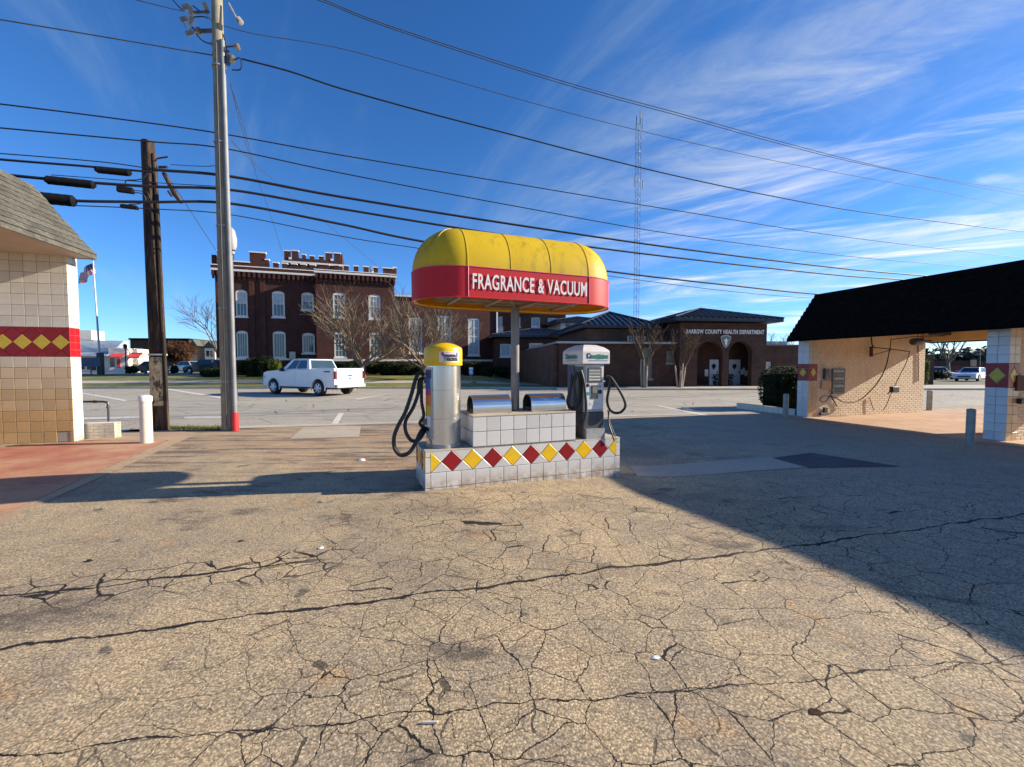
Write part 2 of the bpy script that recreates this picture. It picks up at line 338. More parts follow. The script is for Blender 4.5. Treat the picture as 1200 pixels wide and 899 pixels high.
m_wcap = M('white_plastic', (0.66, 0.63, 0.60), 0.4, 0, 0.06, 5)
m_white = M('white_paint', (0.78, 0.77, 0.75), 0.5, 0, 0.05, 4)
m_cream = M('cream_paint', (0.74, 0.68, 0.54), 0.55, 0, 0.08, 6, stain=(0.5, 0.36, 0.2), stain_amt=0.4, stain_scale=4)
m_black = M('black_rubber', (0.012, 0.012, 0.013), 0.45, 0, 0.2, 10)
m_cable = M('black_cable', (0.012, 0.013, 0.018), 0.6, 0, 0.2, 4)
m_cableg = M('grey_cable', (0.06, 0.065, 0.075), 0.6, 0, 0.2, 4)
m_lgrey = M('light_grey_panel', (0.42, 0.42, 0.41), 0.4, 0.2, 0.06, 6)
m_mgrey = M('mid_grey_panel', (0.075, 0.075, 0.078), 0.45, 0.3, 0.15, 6)
m_navy = M('navy_label', (0.02, 0.025, 0.11), 0.4, 0, 0.1, 6)
m_green = M('green_label', (0.02, 0.24, 0.12), 0.4, 0, 0.1, 6)
m_teal = M('teal_label', (0.06, 0.30, 0.33), 0.4, 0, 0.1, 6)
m_blue = M('blue_label', (0.02, 0.10, 0.42), 0.4, 0, 0.1, 6)
m_orange = M('orange_label', (0.75, 0.20, 0.02), 0.4, 0, 0.1, 6)
m_pink = M('magenta_label', (0.50, 0.05, 0.18), 0.4, 0, 0.1, 6)
m_redp = M('red_paint', (0.55, 0.025, 0.03), 0.4, 0, 0.08, 6)
m_sred = mat_translucent('red_sign_face', (0.66, 0.012, 0.022), 0.22, 0.55, (0.35, 0.01, 0.01), 0.25)
m_syel = mat_translucent('yellow_awning_sheet', (0.80, 0.56, 0.010), 0.30, 0.55, (0.38, 0.26, 0.02), 0.7)
m_seam = M('yellow_seam', (0.62, 0.42, 0.03), 0.5, 0, 0.1, 6)
m_wood = mat_bark('pale_pole_wood', (0.20, 0.18, 0.13), (0.30, 0.27, 0.20))
m_dwood = mat_bark('creosoted_wood', (0.012, 0.009, 0.008), (0.035, 0.022, 0.015), streak=(0.085, 0.05, 0.03))
m_peel = mat_bark('peeling_cream_paint', (0.50, 0.40, 0.22), (0.62, 0.51, 0.30), (1, 1, 0.45), 16, streak=(0.10, 0.07, 0.05))
m_brick = mat_brickfar('dark_red_brick', (0.085, 0.020, 0.013), (0.040, 0.011, 0.008), (0.06, 0.028, 0.021))
m_brick2 = mat_brickfar('brown_brick', (0.085, 0.036, 0.021), (0.050, 0.022, 0.014), (0.07, 0.04, 0.028))
m_brick3 = mat_brickfar('orange_brown_brick', (0.15, 0.07, 0.036), (0.10, 0.045, 0.027), (0.11, 0.07, 0.05))
m_buff = M('buff_brick', (0.71, 0.59, 0.42), 0.7, 0, 0.06, 7, bump=0.15, stain=(0.58, 0.32, 0.16), stain_amt=0.45, stain_scale=1.3)
m_mortar = M('buff_mortar', (0.64, 0.52, 0.37), 0.9, 0, 0.12, 8)
m_stone = M('white_coping', (0.72, 0.70, 0.66), 0.6, 0, 0.06, 3)
m_metroof = M('dark_metal_roof', (0.020, 0.024, 0.034), 0.35, 0.2, 0.2, 2)
m_glass = mat_glass('window_glass', (0.045, 0.085, 0.095))
m_blind = M('white_blinds', (0.42, 0.46, 0.47), 0.5, 0, 0.1, 2)
m_dkglass = mat_glass('dark_glass', (0.008, 0.012, 0.02), 0.04)
m_door = M('grey_door', (0.55, 0.58, 0.63), 0.5, 0, 0.06, 3)
m_carw = M('white_car_paint', (0.80, 0.80, 0.80), 0.18, 0, 0.02, 3)
m_card = M('dark_car_paint', (0.02, 0.025, 0.03), 0.15, 0, 0.1, 3)
m_cars = M('silver_car_paint', (0.50, 0.53, 0.56), 0.2, 0.3, 0.04, 3)
m_tyre = M('tyre_rubber', (0.018, 0.018, 0.018), 0.85, 0, 0.2, 12)
m_rim = M('alloy_rim', (0.62, 0.62, 0.63), 0.35, 0.15, 0.06, 6)
m_tail = M('red_tail_lamp', (0.16, 0.005, 0.008), 0.15, 0, 0.1, 8)
m_leafd = mat_leaf('dark_leaf', (0.008, 0.014, 0.005), (0.026, 0.040, 0.012))
m_leafg = mat_leaf('green_leaf', (0.05, 0.08, 0.015), (0.14, 0.16, 0.03))
m_leafb = mat_leaf('brown_leaf', (0.045, 0.022, 0.012), (0.11, 0.055, 0.028))
m_leaff = mat_leaf('far_leaf', (0.035, 0.05, 0.04), (0.08, 0.09, 0.07))
m_twig = mat_bark('sunlit_twig', (0.14, 0.10, 0.068), (0.23, 0.17, 0.115))
m_twigd = mat_bark('grey_twig', (0.12, 0.10, 0.085), (0.18, 0.15, 0.125))
m_twigr = mat_bark('brown_twig', (0.10, 0.060, 0.035), (0.17, 0.10, 0.055))
m_myrt = mat_bark('smooth_pale_bark', (0.27, 0.215, 0.16), (0.40, 0.33, 0.25))
m_awn = M('red_awning', (0.60, 0.06, 0.06), 0.6, 0, 0.08, 3)
m_shop = M('white_stucco', (0.74, 0.68, 0.60), 0.7, 0, 0.06, 2)
m_broof = M('blue_grey_metal_roof', (0.32, 0.38, 0.43), 0.4, 0.2, 0.08, 2)
m_bags = M('yellow_box_paint', (0.75, 0.50, 0.05), 0.5)
m_tan = M('tan_sign', (0.52, 0.32, 0.19), 0.6, 0, 0.1, 6)
m_casing = M('matt_black_casing', (0.008, 0.008, 0.010), 0.9, 0, 0.2, 10)
m_casing.node_tree.nodes['Principled BSDF'].inputs['Specular IOR Level'].default_value = 0.15
m_mast = M('dull_zinc', (0.20, 0.21, 0.22), 0.6, 0.1, 0.15, 3)
m_signg = M('grey_green_sign', (0.15, 0.16, 0.13), 0.5, 0, 0.25, 14)

# ------------------------------------------------------------ mesh helpers
class MB:
    def __init__(s): s.v = []; s.f = []
    def add(s, vs, fs):
        k = len(s.v); s.v += [tuple(v) for v in vs]; s.f += [tuple(i+k for i in f) for f in fs]; return s
    def box(s, x0, x1, y0, y1, z0, z1):
        return s.add([(x0,y0,z0),(x1,y0,z0),(x1,y1,z0),(x0,y1,z0),(x0,y0,z1),(x1,y0,z1),(x1,y1,z1),(x0,y1,z1)],
              [(0,3,2,1),(4,5,6,7),(0,1,5,4),(1,2,6,5),(2,3,7,6),(3,0,4,7)])
    def cbox(s, x0, x1, y0, y1, z0, z1, c=0.01):      # box with all vertical edges and the top edges chamfered
        P = []
        for z, k in ((z0, 0), (z1-c, 0), (z1, c)):
            for (x, y) in ((x0+c+k, y0+k), (x1-c-k, y0+k), (x1-k, y0+c+k), (x1-k, y1-c-k), (x1-c-k, y1-k), (x0+c+k, y1-k), (x0+k, y1-c-k), (x0+k, y0+c+k)): P.append((x, y, z))
        F = [tuple(range(7, -1, -1)), tuple(range(16, 24))]
        for j in (0, 8):
            for i in range(8): F.append((j+i, j+(i+1) % 8, j+8+(i+1) % 8, j+8+i))
        return s.add(P, F)
    def quad(s, a, b, c, d): return s.add([a, b, c, d], [(0, 1, 2, 3)])
    def prism(s, poly, y0, y1, inset=0.0):             # poly in xz, extruded along y (y0 towards camera)
        n = len(poly); cx = sum(p[0] for p in poly)/n; cz = sum(p[1] for p in poly)/n
        A = [(x, y0, z) for x, z in poly]; B = [(x, y1, z) for x, z in poly]
        return s.add(A+B, [tuple(range(n)), tuple(range(2*n-1, n-1, -1))]+[(i, i+n, (i+1) % n+n, (i+1) % n) for i in range(n)])
    def vprism(s, poly, z0, z1):
        n = len(poly); return s.add([(x, y, z0) for x, y in poly]+[(x, y, z1) for x, y in poly],
            [tuple(range(n-1, -1, -1)), tuple(range(n, 2*n))]+[(i, (i+1) % n, (i+1) % n+n, i+n) for i in range(n)])
    def tube(s, pts, r, n=6, caps=True):
        pts = [Vector(p) for p in pts]; m = len(pts); rs = r if isinstance(r, (list, tuple)) else [r]*m
        k = len(s.v); up = Vector((0, 0, 1)); prev = None
        for i, p in enumerate(pts):
            t = (pts[min(i+1, m-1)]-pts[max(i-1, 0)]); t = t.normalized() if t.length > 1e-9 else Vector((0, 0, 1))
            if prev is None:
                a = t.cross(up) if abs(t.z) < 0.95 else t.cross(Vector((1, 0, 0)))
            else: a = prev - t*prev.dot(t)
            a = a.normalized(); prev = a; b = t.cross(a)
            for j in range(n):
                an = 2*PI*j/n; s.v.append(tuple(p+(a*math.cos(an)+b*math.sin(an))*rs[i]))
        for i in range(m-1):
            for j in range(n): s.f.append((k+i*n+j, k+i*n+(j+1) % n, k+(i+1)*n+(j+1) % n, k+(i+1)*n+j))
        if caps: s.f.append(tuple(k+j for j in range(n-1, -1, -1))); s.f.append(tuple(k+(m-1)*n+j for j in range(n)))
        return s
    def lathe(s, prof, n=32, cx=0, cy=0, cz=0, axis='z', caps=True):
        k = len(s.v)
        for r, h in prof:
            for j in range(n):
                a = 2*PI*j/n; c, d = r*math.cos(a), r*math.sin(a)
                s.v.append((cx+c, cy+d, cz+h) if axis == 'z' else ((cx+h, cy+c, cz+d) if axis == 'x' else (cx+c, cy+h, cz+d)))
        for i in range(len(prof)-1):
            for j in range(n): s.f.append((k+i*n+j, k+i*n+(j+1) % n, k+(i+1)*n+(j+1) % n, k+(i+1)*n+j))
        if caps: s.f.append(tuple(k+j for j in range(n-1, -1, -1))); s.f.append(tuple(k+(len(prof)-1)*n+j for j in range(n)))
        return s
    def mesh(s, name, mat, smooth=False):
        me = bpy.data.meshes.new(name); me.from_pydata(s.v, [], s.f); me.materials.append(mat)
        if smooth:
            me.polygons.foreach_set('use_smooth', [True]*len(me.polygons))
            try: me.set_sharp_from_angle(angle=R(38))
            except Exception: pass
        me.update(); return me
    def build(s, name, mat, parent=None, smooth=False, loc=None, rot=None):
        return obj(name, s.mesh(name, mat, smooth), parent, loc, rot)
def obj(name, me, parent=None, loc=None, rot=None):
    o = bpy.data.objects.new(name, me); COL.objects.link(o)
    if parent is not None: o.parent = parent
    if loc is not None: o.location = loc
    if rot is not None: o.rotation_euler = rot
    return o
def tag(o, label=None, cat=None, group=None, kind=None):
    if label: o['label'] = label
    if cat: o['category'] = cat
    if group: o['group'] = group
    if kind: o['kind'] = kind
    return o
def empty(name, loc, yaw=0.0, label=None, cat=None, group=None):
    o = bpy.data.objects.new(name, None); COL.objects.link(o); o.location = loc; o.rotation_euler = (0, 0, yaw); o.empty_display_size = 0.2
    return tag(o, label, cat, group)
def copy_tree(o, parent=None):
    c = o.copy(); COL.objects.link(c); c.parent = parent
    for ch in list(KIDS(o)): copy_tree(ch, c)
    return c
def KIDS(o): return [x for x in bpy.data.objects if x.parent == o]
def bev(o, w=0.01, seg=2, ang=40):
    b = o.modifiers.new('bevel', 'BEVEL'); b.width = w; b.segments = seg; b.limit_method = 'ANGLE'; b.angle_limit = R(ang); return o
def struct(name, mb, mat, smooth=False):
    o = mb.build(name, mat, None, smooth); o['kind'] = 'structure'; return o
def cat_rom(pts, n=6):
    P = [Vector(p) for p in pts]; P = [P[0]*2-P[1]]+P+[P[-1]*2-P[-2]]; out = []
    for i in range(1, len(P)-2):
        for k in range(n):
            t = k/n; a, b, c, d = P[i-1], P[i], P[i+1], P[i+2]
            out.append(0.5*((2*b)+(c-a)*t+(2*a-5*b+4*c-d)*t*t+(3*b-a-3*c+d)*t**3))
    out.append(P[-2]); return out
TXT = {}
def text_mesh(txt, size, mat, extrude=0.004, offset=0.0, sx=1.0, spacing=1.0):
    cu = bpy.data.curves.new('lettering', 'FONT'); cu.body = txt; cu.size = size; cu.extrude = extrude; cu.offset = offset; cu.align_x = 'CENTER'; cu.align_y = 'CENTER'
    cu.space_character = spacing; cu.resolution_u = 4
    t = bpy.data.objects.new('lettering_tmp', cu); COL.objects.link(t)
    dg = bpy.context.evaluated_depsgraph_get(); me = bpy.data.meshes.new_from_object(t.evaluated_get(dg))
    bpy.data.objects.remove(t); me.transform(Matrix.Diagonal((sx, 1, 1, 1))); me.materials.clear(); me.materials.append(mat); return me
def clip(poly, x0, x1, z0, z1):
    def c1(p, f, inter):
        o = []
        for i in range(len(p)):
            a, b = p[i-1], p[i]
            if f(b):
                if not f(a): o.append(inter(a, b))
                o.append(b)
            elif f(a): o.append(inter(a, b))
        return o
    def ix(v): return lambda a, b: (v, a[1]+(b[1]-a[1])*(v-a[0])/(b[0]-a[0]))
    def iz(v): return lambda a, b: (a[0]+(b[0]-a[0])*(v-a[1])/(b[1]-a[1]), v)
    for f, i in ((lambda q: q[0] >= x0, ix(x0)), (lambda q: q[0] <= x1, ix(x1)), (lambda q: q[1] >= z0, iz(z0)), (lambda q: q[1] <= z1, iz(z1))):
        if poly: poly = c1(poly, f, i)
    return poly
TM = {}
def tile(parent, poly, mat, at, rotz=0.0, th=0.010, gap=0.0035, name='tile'):
    """one glazed tile; poly in the panel's (x, z), front towards local -y of the panel; at = panel origin in the parent."""
    n = len(poly); cx = sum(p[0] for p in poly)/n; cz = sum(p[1] for p in poly)/n
    key = (mat.name,)+tuple((round(p[0]-cx, 4), round(p[1]-cz, 4)) for p in poly)
    if key not in TM:
        def ins(d):
            o = []
            for x, z in poly:
                dx, dz = x-cx, z-cz; L = math.hypot(dx, dz) or 1; kx = 1.41*d/L; o.append((dx*(1-kx), dz*(1-kx)))
            return o
        a, b = ins(gap), ins(gap+0.004); V = [(x, 0, z) for x, z in a]+[(x, -th+0.003, z) for x, z in a]+[(x, -th, z) for x, z in b]
        F = [tuple(range(2*n, 3*n))]+[(i, (i+1) % n, (i+1) % n+n, i+n) for i in range(n)]+[(i+n, (i+1) % n+n, (i+1) % n+2*n, i+2*n) for i in range(n)]
        me = bpy.data.meshes.new(name); me.from_pydata(V, [], F); me.materials.append(mat); me.update(); TM[key] = me
    c, s_ = math.cos(rotz), math.sin(rotz)
    return obj(name, TM[key], parent, (at[0]+cx*c, at[1]+cx*s_, at[2]+cz), (random.uniform(-.004, .004), 0, rotz+random.uniform(-.006, .006)))
def tri_area(p): return abs(sum(p[i-1][0]*p[i][1]-p[i][0]*p[i-1][1] for i in range(len(p))))/2
def grid_tiles(parent, x0, x1, z0, z1, w, h, mat, at, rotz=0.0, off=0.0, top=False):
    x = x0-off if off else x0
    while x < x1-1e-6:
        a, b = max(x, x0), min(x+w, x1)
        z = z1 if top else z0
        if top:
            while z > z0+1e-6:
                c = max(z-h, z0)
                if b-a > 0.02 and z-c > 0.02: tile(parent, [(a, c), (b, c), (b, z), (a, z)], mat(z) if callable(mat) else mat, at, rotz)
                z -= h
        else:
            while z < z1-1e-6:
                d = min(z+h, z1)
                if b-a > 0.02 and d-z > 0.02: tile(parent, [(a, z), (b, z), (b, d), (a, d)], mat(z) if callable(mat) else mat, at, rotz)
                z += h
        x += w
def holed(mb, x0, x1, z0, z1, holes, y, depth=0.15):
    """front wall skin at local y with rectangular openings and their reveals."""
    xs = sorted({x0, x1, *[h[0] for h in holes], *[h[1] for h in holes]}); zs = sorted({z0, z1, *[h[2] for h in holes], *[h[3] for h in holes]})
    for i in range(len(xs)-1):
        for j in range(len(zs)-1):
            cx, cz = (xs[i]+xs[i+1])/2, (zs[j]+zs[j+1])/2
            if any(h[0] < cx < h[1] and h[2] < cz < h[3] for h in holes): continue
            mb.quad((xs[i], y, zs[j]), (xs[i+1], y, zs[j]), (xs[i+1], y, zs[j+1]), (xs[i], y, zs[j+1]))
    for a, b, c, d in holes:
        mb.quad((a, y, c), (a, y+depth, c), (a, y+depth, d), (a, y, d)); mb.quad((b, y+depth, c), (b, y, c), (b, y, d), (b, y+depth, d))
        mb.quad((a, y, c), (b, y, c), (b, y+depth, c), (a, y+depth, c)); mb.quad((a, y+depth, d), (b, y+depth, d), (b, y, d), (a, y, d))
def window(parent, x0, x1, z0, z1, y, arch=0.0, nx=2, nz=2, glass=None, wallm=None, blind=False, fw=None, mid=True, fm=None):
    fm = fm or m_stone
    fw = fw or max(0.06, (x1-x0)*0.11); glass = glass or m_glass
    xc = (x0+x1)/2; hw = (x1-x0)/2
    def top(x): return z1-arch*((x-xc)/hw)**2
    xs = [x0+(x1-x0)*i/10 for i in range(11)]
    f = MB(); f.box(x0, x0+fw, y+.05, y+.13, z0, z1-arch); f.box(x1-fw, x1, y+.05, y+.13, z0, z1-arch); f.box(x0+fw, x1-fw, y+.05, y+.13, z0, z0+fw)
    f.prism([(x, top(x)) for x in xs]+[(x, min(top(x), z1-arch)-fw) for x in reversed(xs)], y+.05, y+.13)
    w = f.build('window', fm, parent)
    g = MB(); g.prism([(x0+fw, z0+fw), (x1-fw, z0+fw), (x1-fw, z1-arch-fw*.6), (x0+fw, z1-arch-fw*.6)], y+.10, y+.12); g.build('pane', glass, w)
    b = MB(); t = max(0.016, (x1-x0)*0.015)
    for i in range(1, nx): xx = x0+fw+(x1-x0-2*fw)*i/nx; b.box(xx-t, xx+t, y+.07, y+.098, z0+fw, z1-arch-fw*.6)
    for j in range(1, nz): zz = z0+fw+(z1-z0-2*fw)*j/nz; b.box(x0+fw, x1-fw, y+.075, y+.097, zz-t, zz+t)
    if mid: zz = (z0+z1)/2; b.box(x0+fw, x1-fw, y+.06, y+.097, zz-2*t, zz+2*t)
    if b.v: b.build('muntin', fm, w)
    if blind: q = MB().box(x0+fw, x1-fw, y+.094, y+.099, (z0+z1)/2+.03, z1-arch-fw*.6); q.build('blind', m_blind, w)
    MB().box(x0-.08, x1+.08, y-.06, y+.05, z0-.14, z0-.002).build('sill', fm, w)
    if arch and wallm:
        c = MB()
        for half in (xs[:6], xs[5:]):
            pts = [(x, z1+.01) for x in half]+[(x, top(x)+.004) for x in reversed(half)]; c.prism(pts, y+.002, y+.10)
        c.build('arch_spandrel', wallm, w)
    return w

# ------------------------------------------------------------ trees and shrubs
def bare_tree(name, loc, label, cat, trunk_h, trunk_r, stems, ang, length, levels, mats, seed, group=None, kids=(4, 5), upward=0.25, minr=0.012, lean=0.0, shrink=0.62, stem_trunk=False):
    rng = random.Random(seed); root = empty(name, loc, 0, label, cat, group)
    tr, cr = MB(), MB()
    top = Vector((rng.uniform(-.1, .1), rng.uniform(-.1, .1), trunk_h))
    if not stem_trunk: tr.tube([(0, 0, -.1), (top.x*.4, top.y*.4, trunk_h*.5), tuple(top)], [trunk_r*1.35, trunk_r, trunk_r*.85], 8)
    def grow(p, d, L, r, lev, mb):
        n = 3 if lev < 2 else 2
        pts = [p.copy()]; q = p.copy(); dd = d.copy()
        for i in range(n):
            dd = (dd+Vector((rng.uniform(-1, 1), rng.uniform(-1, 1), rng.uniform(-.6, 1)))*0.16+Vector((0, 0, upward*0.25))).normalized(); q = q+dd*L/n; pts.append(q.copy())
        rs = [max(minr*.7, r*(1-0.5*i/n)) for i in range(n+1)]
        mb.tube(pts, rs, 5 if lev < 2 else 3, caps=False)
        if lev >= levels: return
        k = rng.randint(*kids)
        for i in range(k):
            t = rng.uniform(0.35, 1.0) if i else 1.0; idx = min(n-1, int(t*n)); b = pts[idx].lerp(pts[idx+1], t*n-idx) if t < 1 else pts[-1]
            a = rng.uniform(0, 2*PI); side = dd.orthogonal().normalized(); side.rotate(Matrix.Rotation(a, 3, dd))
            nd = (dd+side*rng.uniform(.35, .85)+Vector((0, 0, upward))).normalized()
            grow(b, nd, L*rng.uniform(shrink*.8, shrink*1.15), max(minr, r*.55), lev+1, cr)
    for i in range(stems):
        a = 2*PI*i/stems+rng.uniform(-.3, .3); an = ang*rng.uniform(.45, 1.15)
        d = Vector((math.sin(an)*math.cos(a), math.sin(an)*math.sin(a), math.cos(an)))
        if stem_trunk:
            b = Vector((math.cos(a)*.14, math.sin(a)*.14, -.05)); e = b+Vector((math.cos(a)*.16+rng.uniform(-.1, .1), math.sin(a)*.16, trunk_h*rng.uniform(.75, 1.1)))
            tr.tube([b, b.lerp(e, .5)+Vector((rng.uniform(-.05, .05), 0, 0)), e], [trunk_r*1.1, trunk_r, trunk_r*.8], 6); grow(e, d, length*rng.uniform(.8, 1.1), trunk_r*.7, 1, cr)
        else: grow(top-Vector((0, 0, rng.uniform(0, trunk_h*.25))), d, length*rng.uniform(.8, 1.15), trunk_r*.48, 1, cr)
    tr.build('trunk', mats[0], root, True); cr.build('crown', mats[1], root); return root
def leafy(name, loc, dims, n, leaf, mat, label, cat, seed, group=None, kind=None, trunk=None, lobes=7, boxy=False, core=0.8):
    rng = random.Random(seed); mb = MB(); a, b, c = dims
    L = [(rng.uniform(-.55, .55)*a, rng.uniform(-.55, .55)*b, rng.uniform(-.35, .45)*c, rng.uniform(.42, .62)) for _ in range(lobes)]
    for i in range(n):
        if boxy:
            f = [rng.uniform(-1, 1) for _ in range(3)]; k = rng.randrange(3); f[k] = rng.choice((-1, 1)); nn_ = (abs(f[0])**3.2+abs(f[1])**3.2+abs(f[2])**3.2)**(1/3.2); m__ = rng.uniform(.90, 1.05)/nn_; q = Vector((f[0]*a*m__, f[1]*b*m__, f[2]*c*m__))
        else:
            l = rng.choice(L); d = Vector((rng.gauss(0, 1), rng.gauss(0, 1), rng.gauss(0, 1))).normalized()*rng.uniform(.7, 1.05)
            q = Vector((l[0]+d.x*a*l[3], l[1]+d.y*b*l[3], l[2]+d.z*c*l[3]))
        s_ = leaf*rng.uniform(.6, 1.4); u = Vector((rng.gauss(0, 1), rng.gauss(0, 1), rng.gauss(0, 1))).normalized(); v = u.orthogonal().normalized()
        mb.quad(q-u*s_, q-v*s_*.5, q+u*s_, q+v*s_*.5)
    if core:
        if boxy: mb.box(-a*.68, a*.68, -b*.68, b*.68, -c, c*.68); mb.box(-a*.84, a*.84, -b*.45, b*.45, -c*.6, c*.5); mb.box(-a*.45, a*.45, -b*.84, b*.84, -c*.6, c*.5)
        else:
            for l in L:
                k = len(mb.v); nn = 7
                for j in range(1, 5):
                    for i in range(nn):
                        th = PI*j/5; ph = 2*PI*i/nn; mb.v.append((l[0]+math.sin(th)*math.cos(ph)*a*l[3]*core, l[1]+math.sin(th)*math.sin(ph)*b*l[3]*core, l[2]+math.cos(th)*c*l[3]*core))
                for j in range(3):
                    for i in range(nn): mb.f.append((k+j*nn+i, k+j*nn+(i+1) % nn, k+(j+1)*nn+(i+1) % nn, k+(j+1)*nn+i))
    if trunk:
        root = empty(name, loc, 0, label, cat, group)
        MB().tube([(0, 0, 0), (0.1, 0, trunk)], [.22, .14], 7).build('trunk', m_twigd, root, True)
        o = mb.build('crown', mat, root); o.location = (0, 0, trunk+c*.7); return root
    o = mb.build(name, mat); o.location = loc; tag(o, label, cat, group, kind); return o

# ============================================================ GROUND
def gz(x, y): return -0.13*math.exp(-((x-2.4)/1.5)**2-((y-6.3)/1.7)**2)
def edge(x): return 12.55+0.24*x
def frange(a, b, s):
    n = int(round((b-a)/s)); return [a+(b-a)*i/n for i in range(n+1)]
xs = frange(-60, -6, 6)+frange(-5.5, 8, 0.25)+frange(10, 70, 6); ys = frange(-40, 0, 8)+frange(0.5, 14, 0.25)+frange(16, 30, 7)
g = MB()
for y in ys:
    for x in xs: g.v.append((x, y, gz(x, y)))
nx_ = len(xs)
for j in range(len(ys)-1):
    for i in range(nx_-1): g.f.append((j*nx_+i, j*nx_+i+1, (j+1)*nx_+i+1, (j+1)*nx_+i))
struct('parking_lot', g, m_lot, True)
g = MB(); B = 2500
for x0, x1, y0, y1 in ((-B, -59, -B, B), (69, B, -B, B), (-59, 69, -B, -39), (-59, 69, 29.5, B)): g.quad((x0, y0, -.03), (x1, y0, -.03), (x1, y1, -.03), (x0, y1, -.03))
struct('ground', g, m_far)
g = MB(); X0, X1 = -60, 70
g.add([(X0, edge(X0) if edge(X0) > 4 else 4, .004), (-30, edge(-30), .004), (20, edge(20), .004), (40, edge(20), .004), (X1, 18, .004), (X1, 29.95, .004), (X0, 29.95, .004)], [(0, 1, 2, 3, 4, 5, 6)])
struct('road', g, m_road)
def strip(name, pts, mat, z, kind='structure', origin=None):
    mb = MB(); mb.add([(p[0], p[1], z) for p in pts], [tuple(range(len(pts)))]); o = mb.build(name, mat); o['kind'] = kind; return o
def gp(px, py): p = gnd(px, py); return (p.x, p.y)
# gutter along the lot edge
strip('gutter', [(-30, edge(-30)), (14, edge(14)), (14, edge(14)+.42), (-30, edge(-30)+.42)], m_side, .008)
# concrete beside the left wash building
strip('red_apron', [gp(-260, 545), gp(93, 517.5), gp(166, 513), gp(196, 516), gp(20, 596), gp(-260, 700)], m_red, .004)
strip('concrete_apron', [gp(96, 516.4), (-9.6, 11.4-.35), gp(233, 508), gp(-60, 640), gp(-130, 640), gp(20, 597), gp(198, 516)], m_apron, .008)
strip('concrete_pad', [gp(340, 514.5), gp(356, 500.5), gp(423, 499.5), gp(421, 512)], m_conc, .004)
def drape(name, quad, mat, z, n=16):
    a, b, c, d = [Vector((q[0], q[1], 0)) for q in quad]; mb = MB()
    for j in range(n+1):
        for i in range(n+1):
            p = a.lerp(b, i/n).lerp(d.lerp(c, i/n), j/n); mb.v.append((p.x, p.y, gz(p.x, p.y)+z))
    for j in range(n):
        for i in range(n): k = j*(n+1)+i; mb.f.append((k, k+1, k+n+2, k+n+1))
    return struct(name, mb, mat, True)
drape('slab_patch', [(1.95, 6.55), gp(948, 547.5), gp(905, 535), (2.0, 7.15)], m_oldpatch, .006)
drape('dark_patch', [gp(905, 536.5), gp(948, 548), gp(1055, 547), gp(950, 531)], m_patch, .008)
k = 0
for poly in ([gp(96, 461.4), gp(98, 460.6), gp(149, 469.2), gp(146, 470.4)], [gp(195, 456.6), gp(198, 455.8), gp(262, 465.6), gp(258, 467)],
             [gp(388, 497), gp(396, 497), gp(403, 484.5), (gp(397, 484.5))], [gp(768, 475.6), gp(773, 475.6), gp(836, 487.8), gp(826, 488)],
             [gp(80, 490), gp(172, 488.2), gp(172, 490.4), gp(80, 492.6)], [gp(466, 459.5), gp(469, 459), gp(420, 468), gp(415, 468)], [gp(216, 489), gp(262, 488), gp(262, 490), gp(216, 491)]):
    o = strip('parking_line', poly, m_paint, .010)
# far kerb, pavement and lawn
def lawn_z(x, y):
    t = max(0, min(1, (y-30.15)/9.5)); e = max(0, min(1, (1.0-x)/4.0)); t = t*t*(3-2*t); return .13+.57*t*e
g = MB().box(-70, 3.0, 30.0, 30.16, -.1, .125); bev(struct('kerb', g, m_side), .02)
g = MB().box(3.0, 62, 28.2, 28.36, -.1, .125); bev(struct('kerb', g, m_side), .02)
xs = frange(-90, -6, 4)+frange(-5, 3, 1); ys = frange(30.16, 42, 1)+frange(50, 130, 20); g = MB()
for y in ys:
    for x in xs: g.v.append((x, y, lawn_z(x, y)-.01))
n_ = len(xs)
for j in range(len(ys)-1):
    for i in range(n_-1): g.f.append((j*n_+i, j*n_+i+1, (j+1)*n_+i+1, (j+1)*n_+i))
struct('lawn', g, m_grass, True)
g = MB()
for a, b in zip(frange(-90, 2, 2), frange(-88, 4, 2)):
    g.quad((a, 33.2, lawn_z(a, 33.2)+.004), (b, 33.2, lawn_z(b, 33.2)+.004), (b, 34.6, lawn_z(b, 34.6)+.02), (a, 34.6, lawn_z(a, 34.6)+.02))
struct('pavement_path', g, m_side)
g = MB().box(3.0, 62, 28.362, 33.5, -.1, .12); struct('pavement', g, m_side)
strip('side_street', [(-90, 44), (-26, 44), (-34, 60), (-90, 60)], m_road, .712)
# grass tufts at the pole base
rng = random.Random(3); mb = MB()
for i in range(1500):
    px = rng.uniform(196, 268); p = gnd(px, 502.5+rng.gauss(0, 1.0)); h = rng.uniform(.02, .09); a = rng.uniform(0, PI); d = Vector((math.cos(a), math.sin(a), 0))*.008; l = Vector((rng.uniform(-.04, .04), rng.uniform(-.04, .04), h))
    mb.add([p-d, p+d, p+l], [(0, 1, 2)])
tag(mb.build('grass_tufts', m_leafg), 'short weeds growing along the lot edge between two utility poles', 'weeds', kind='stuff')
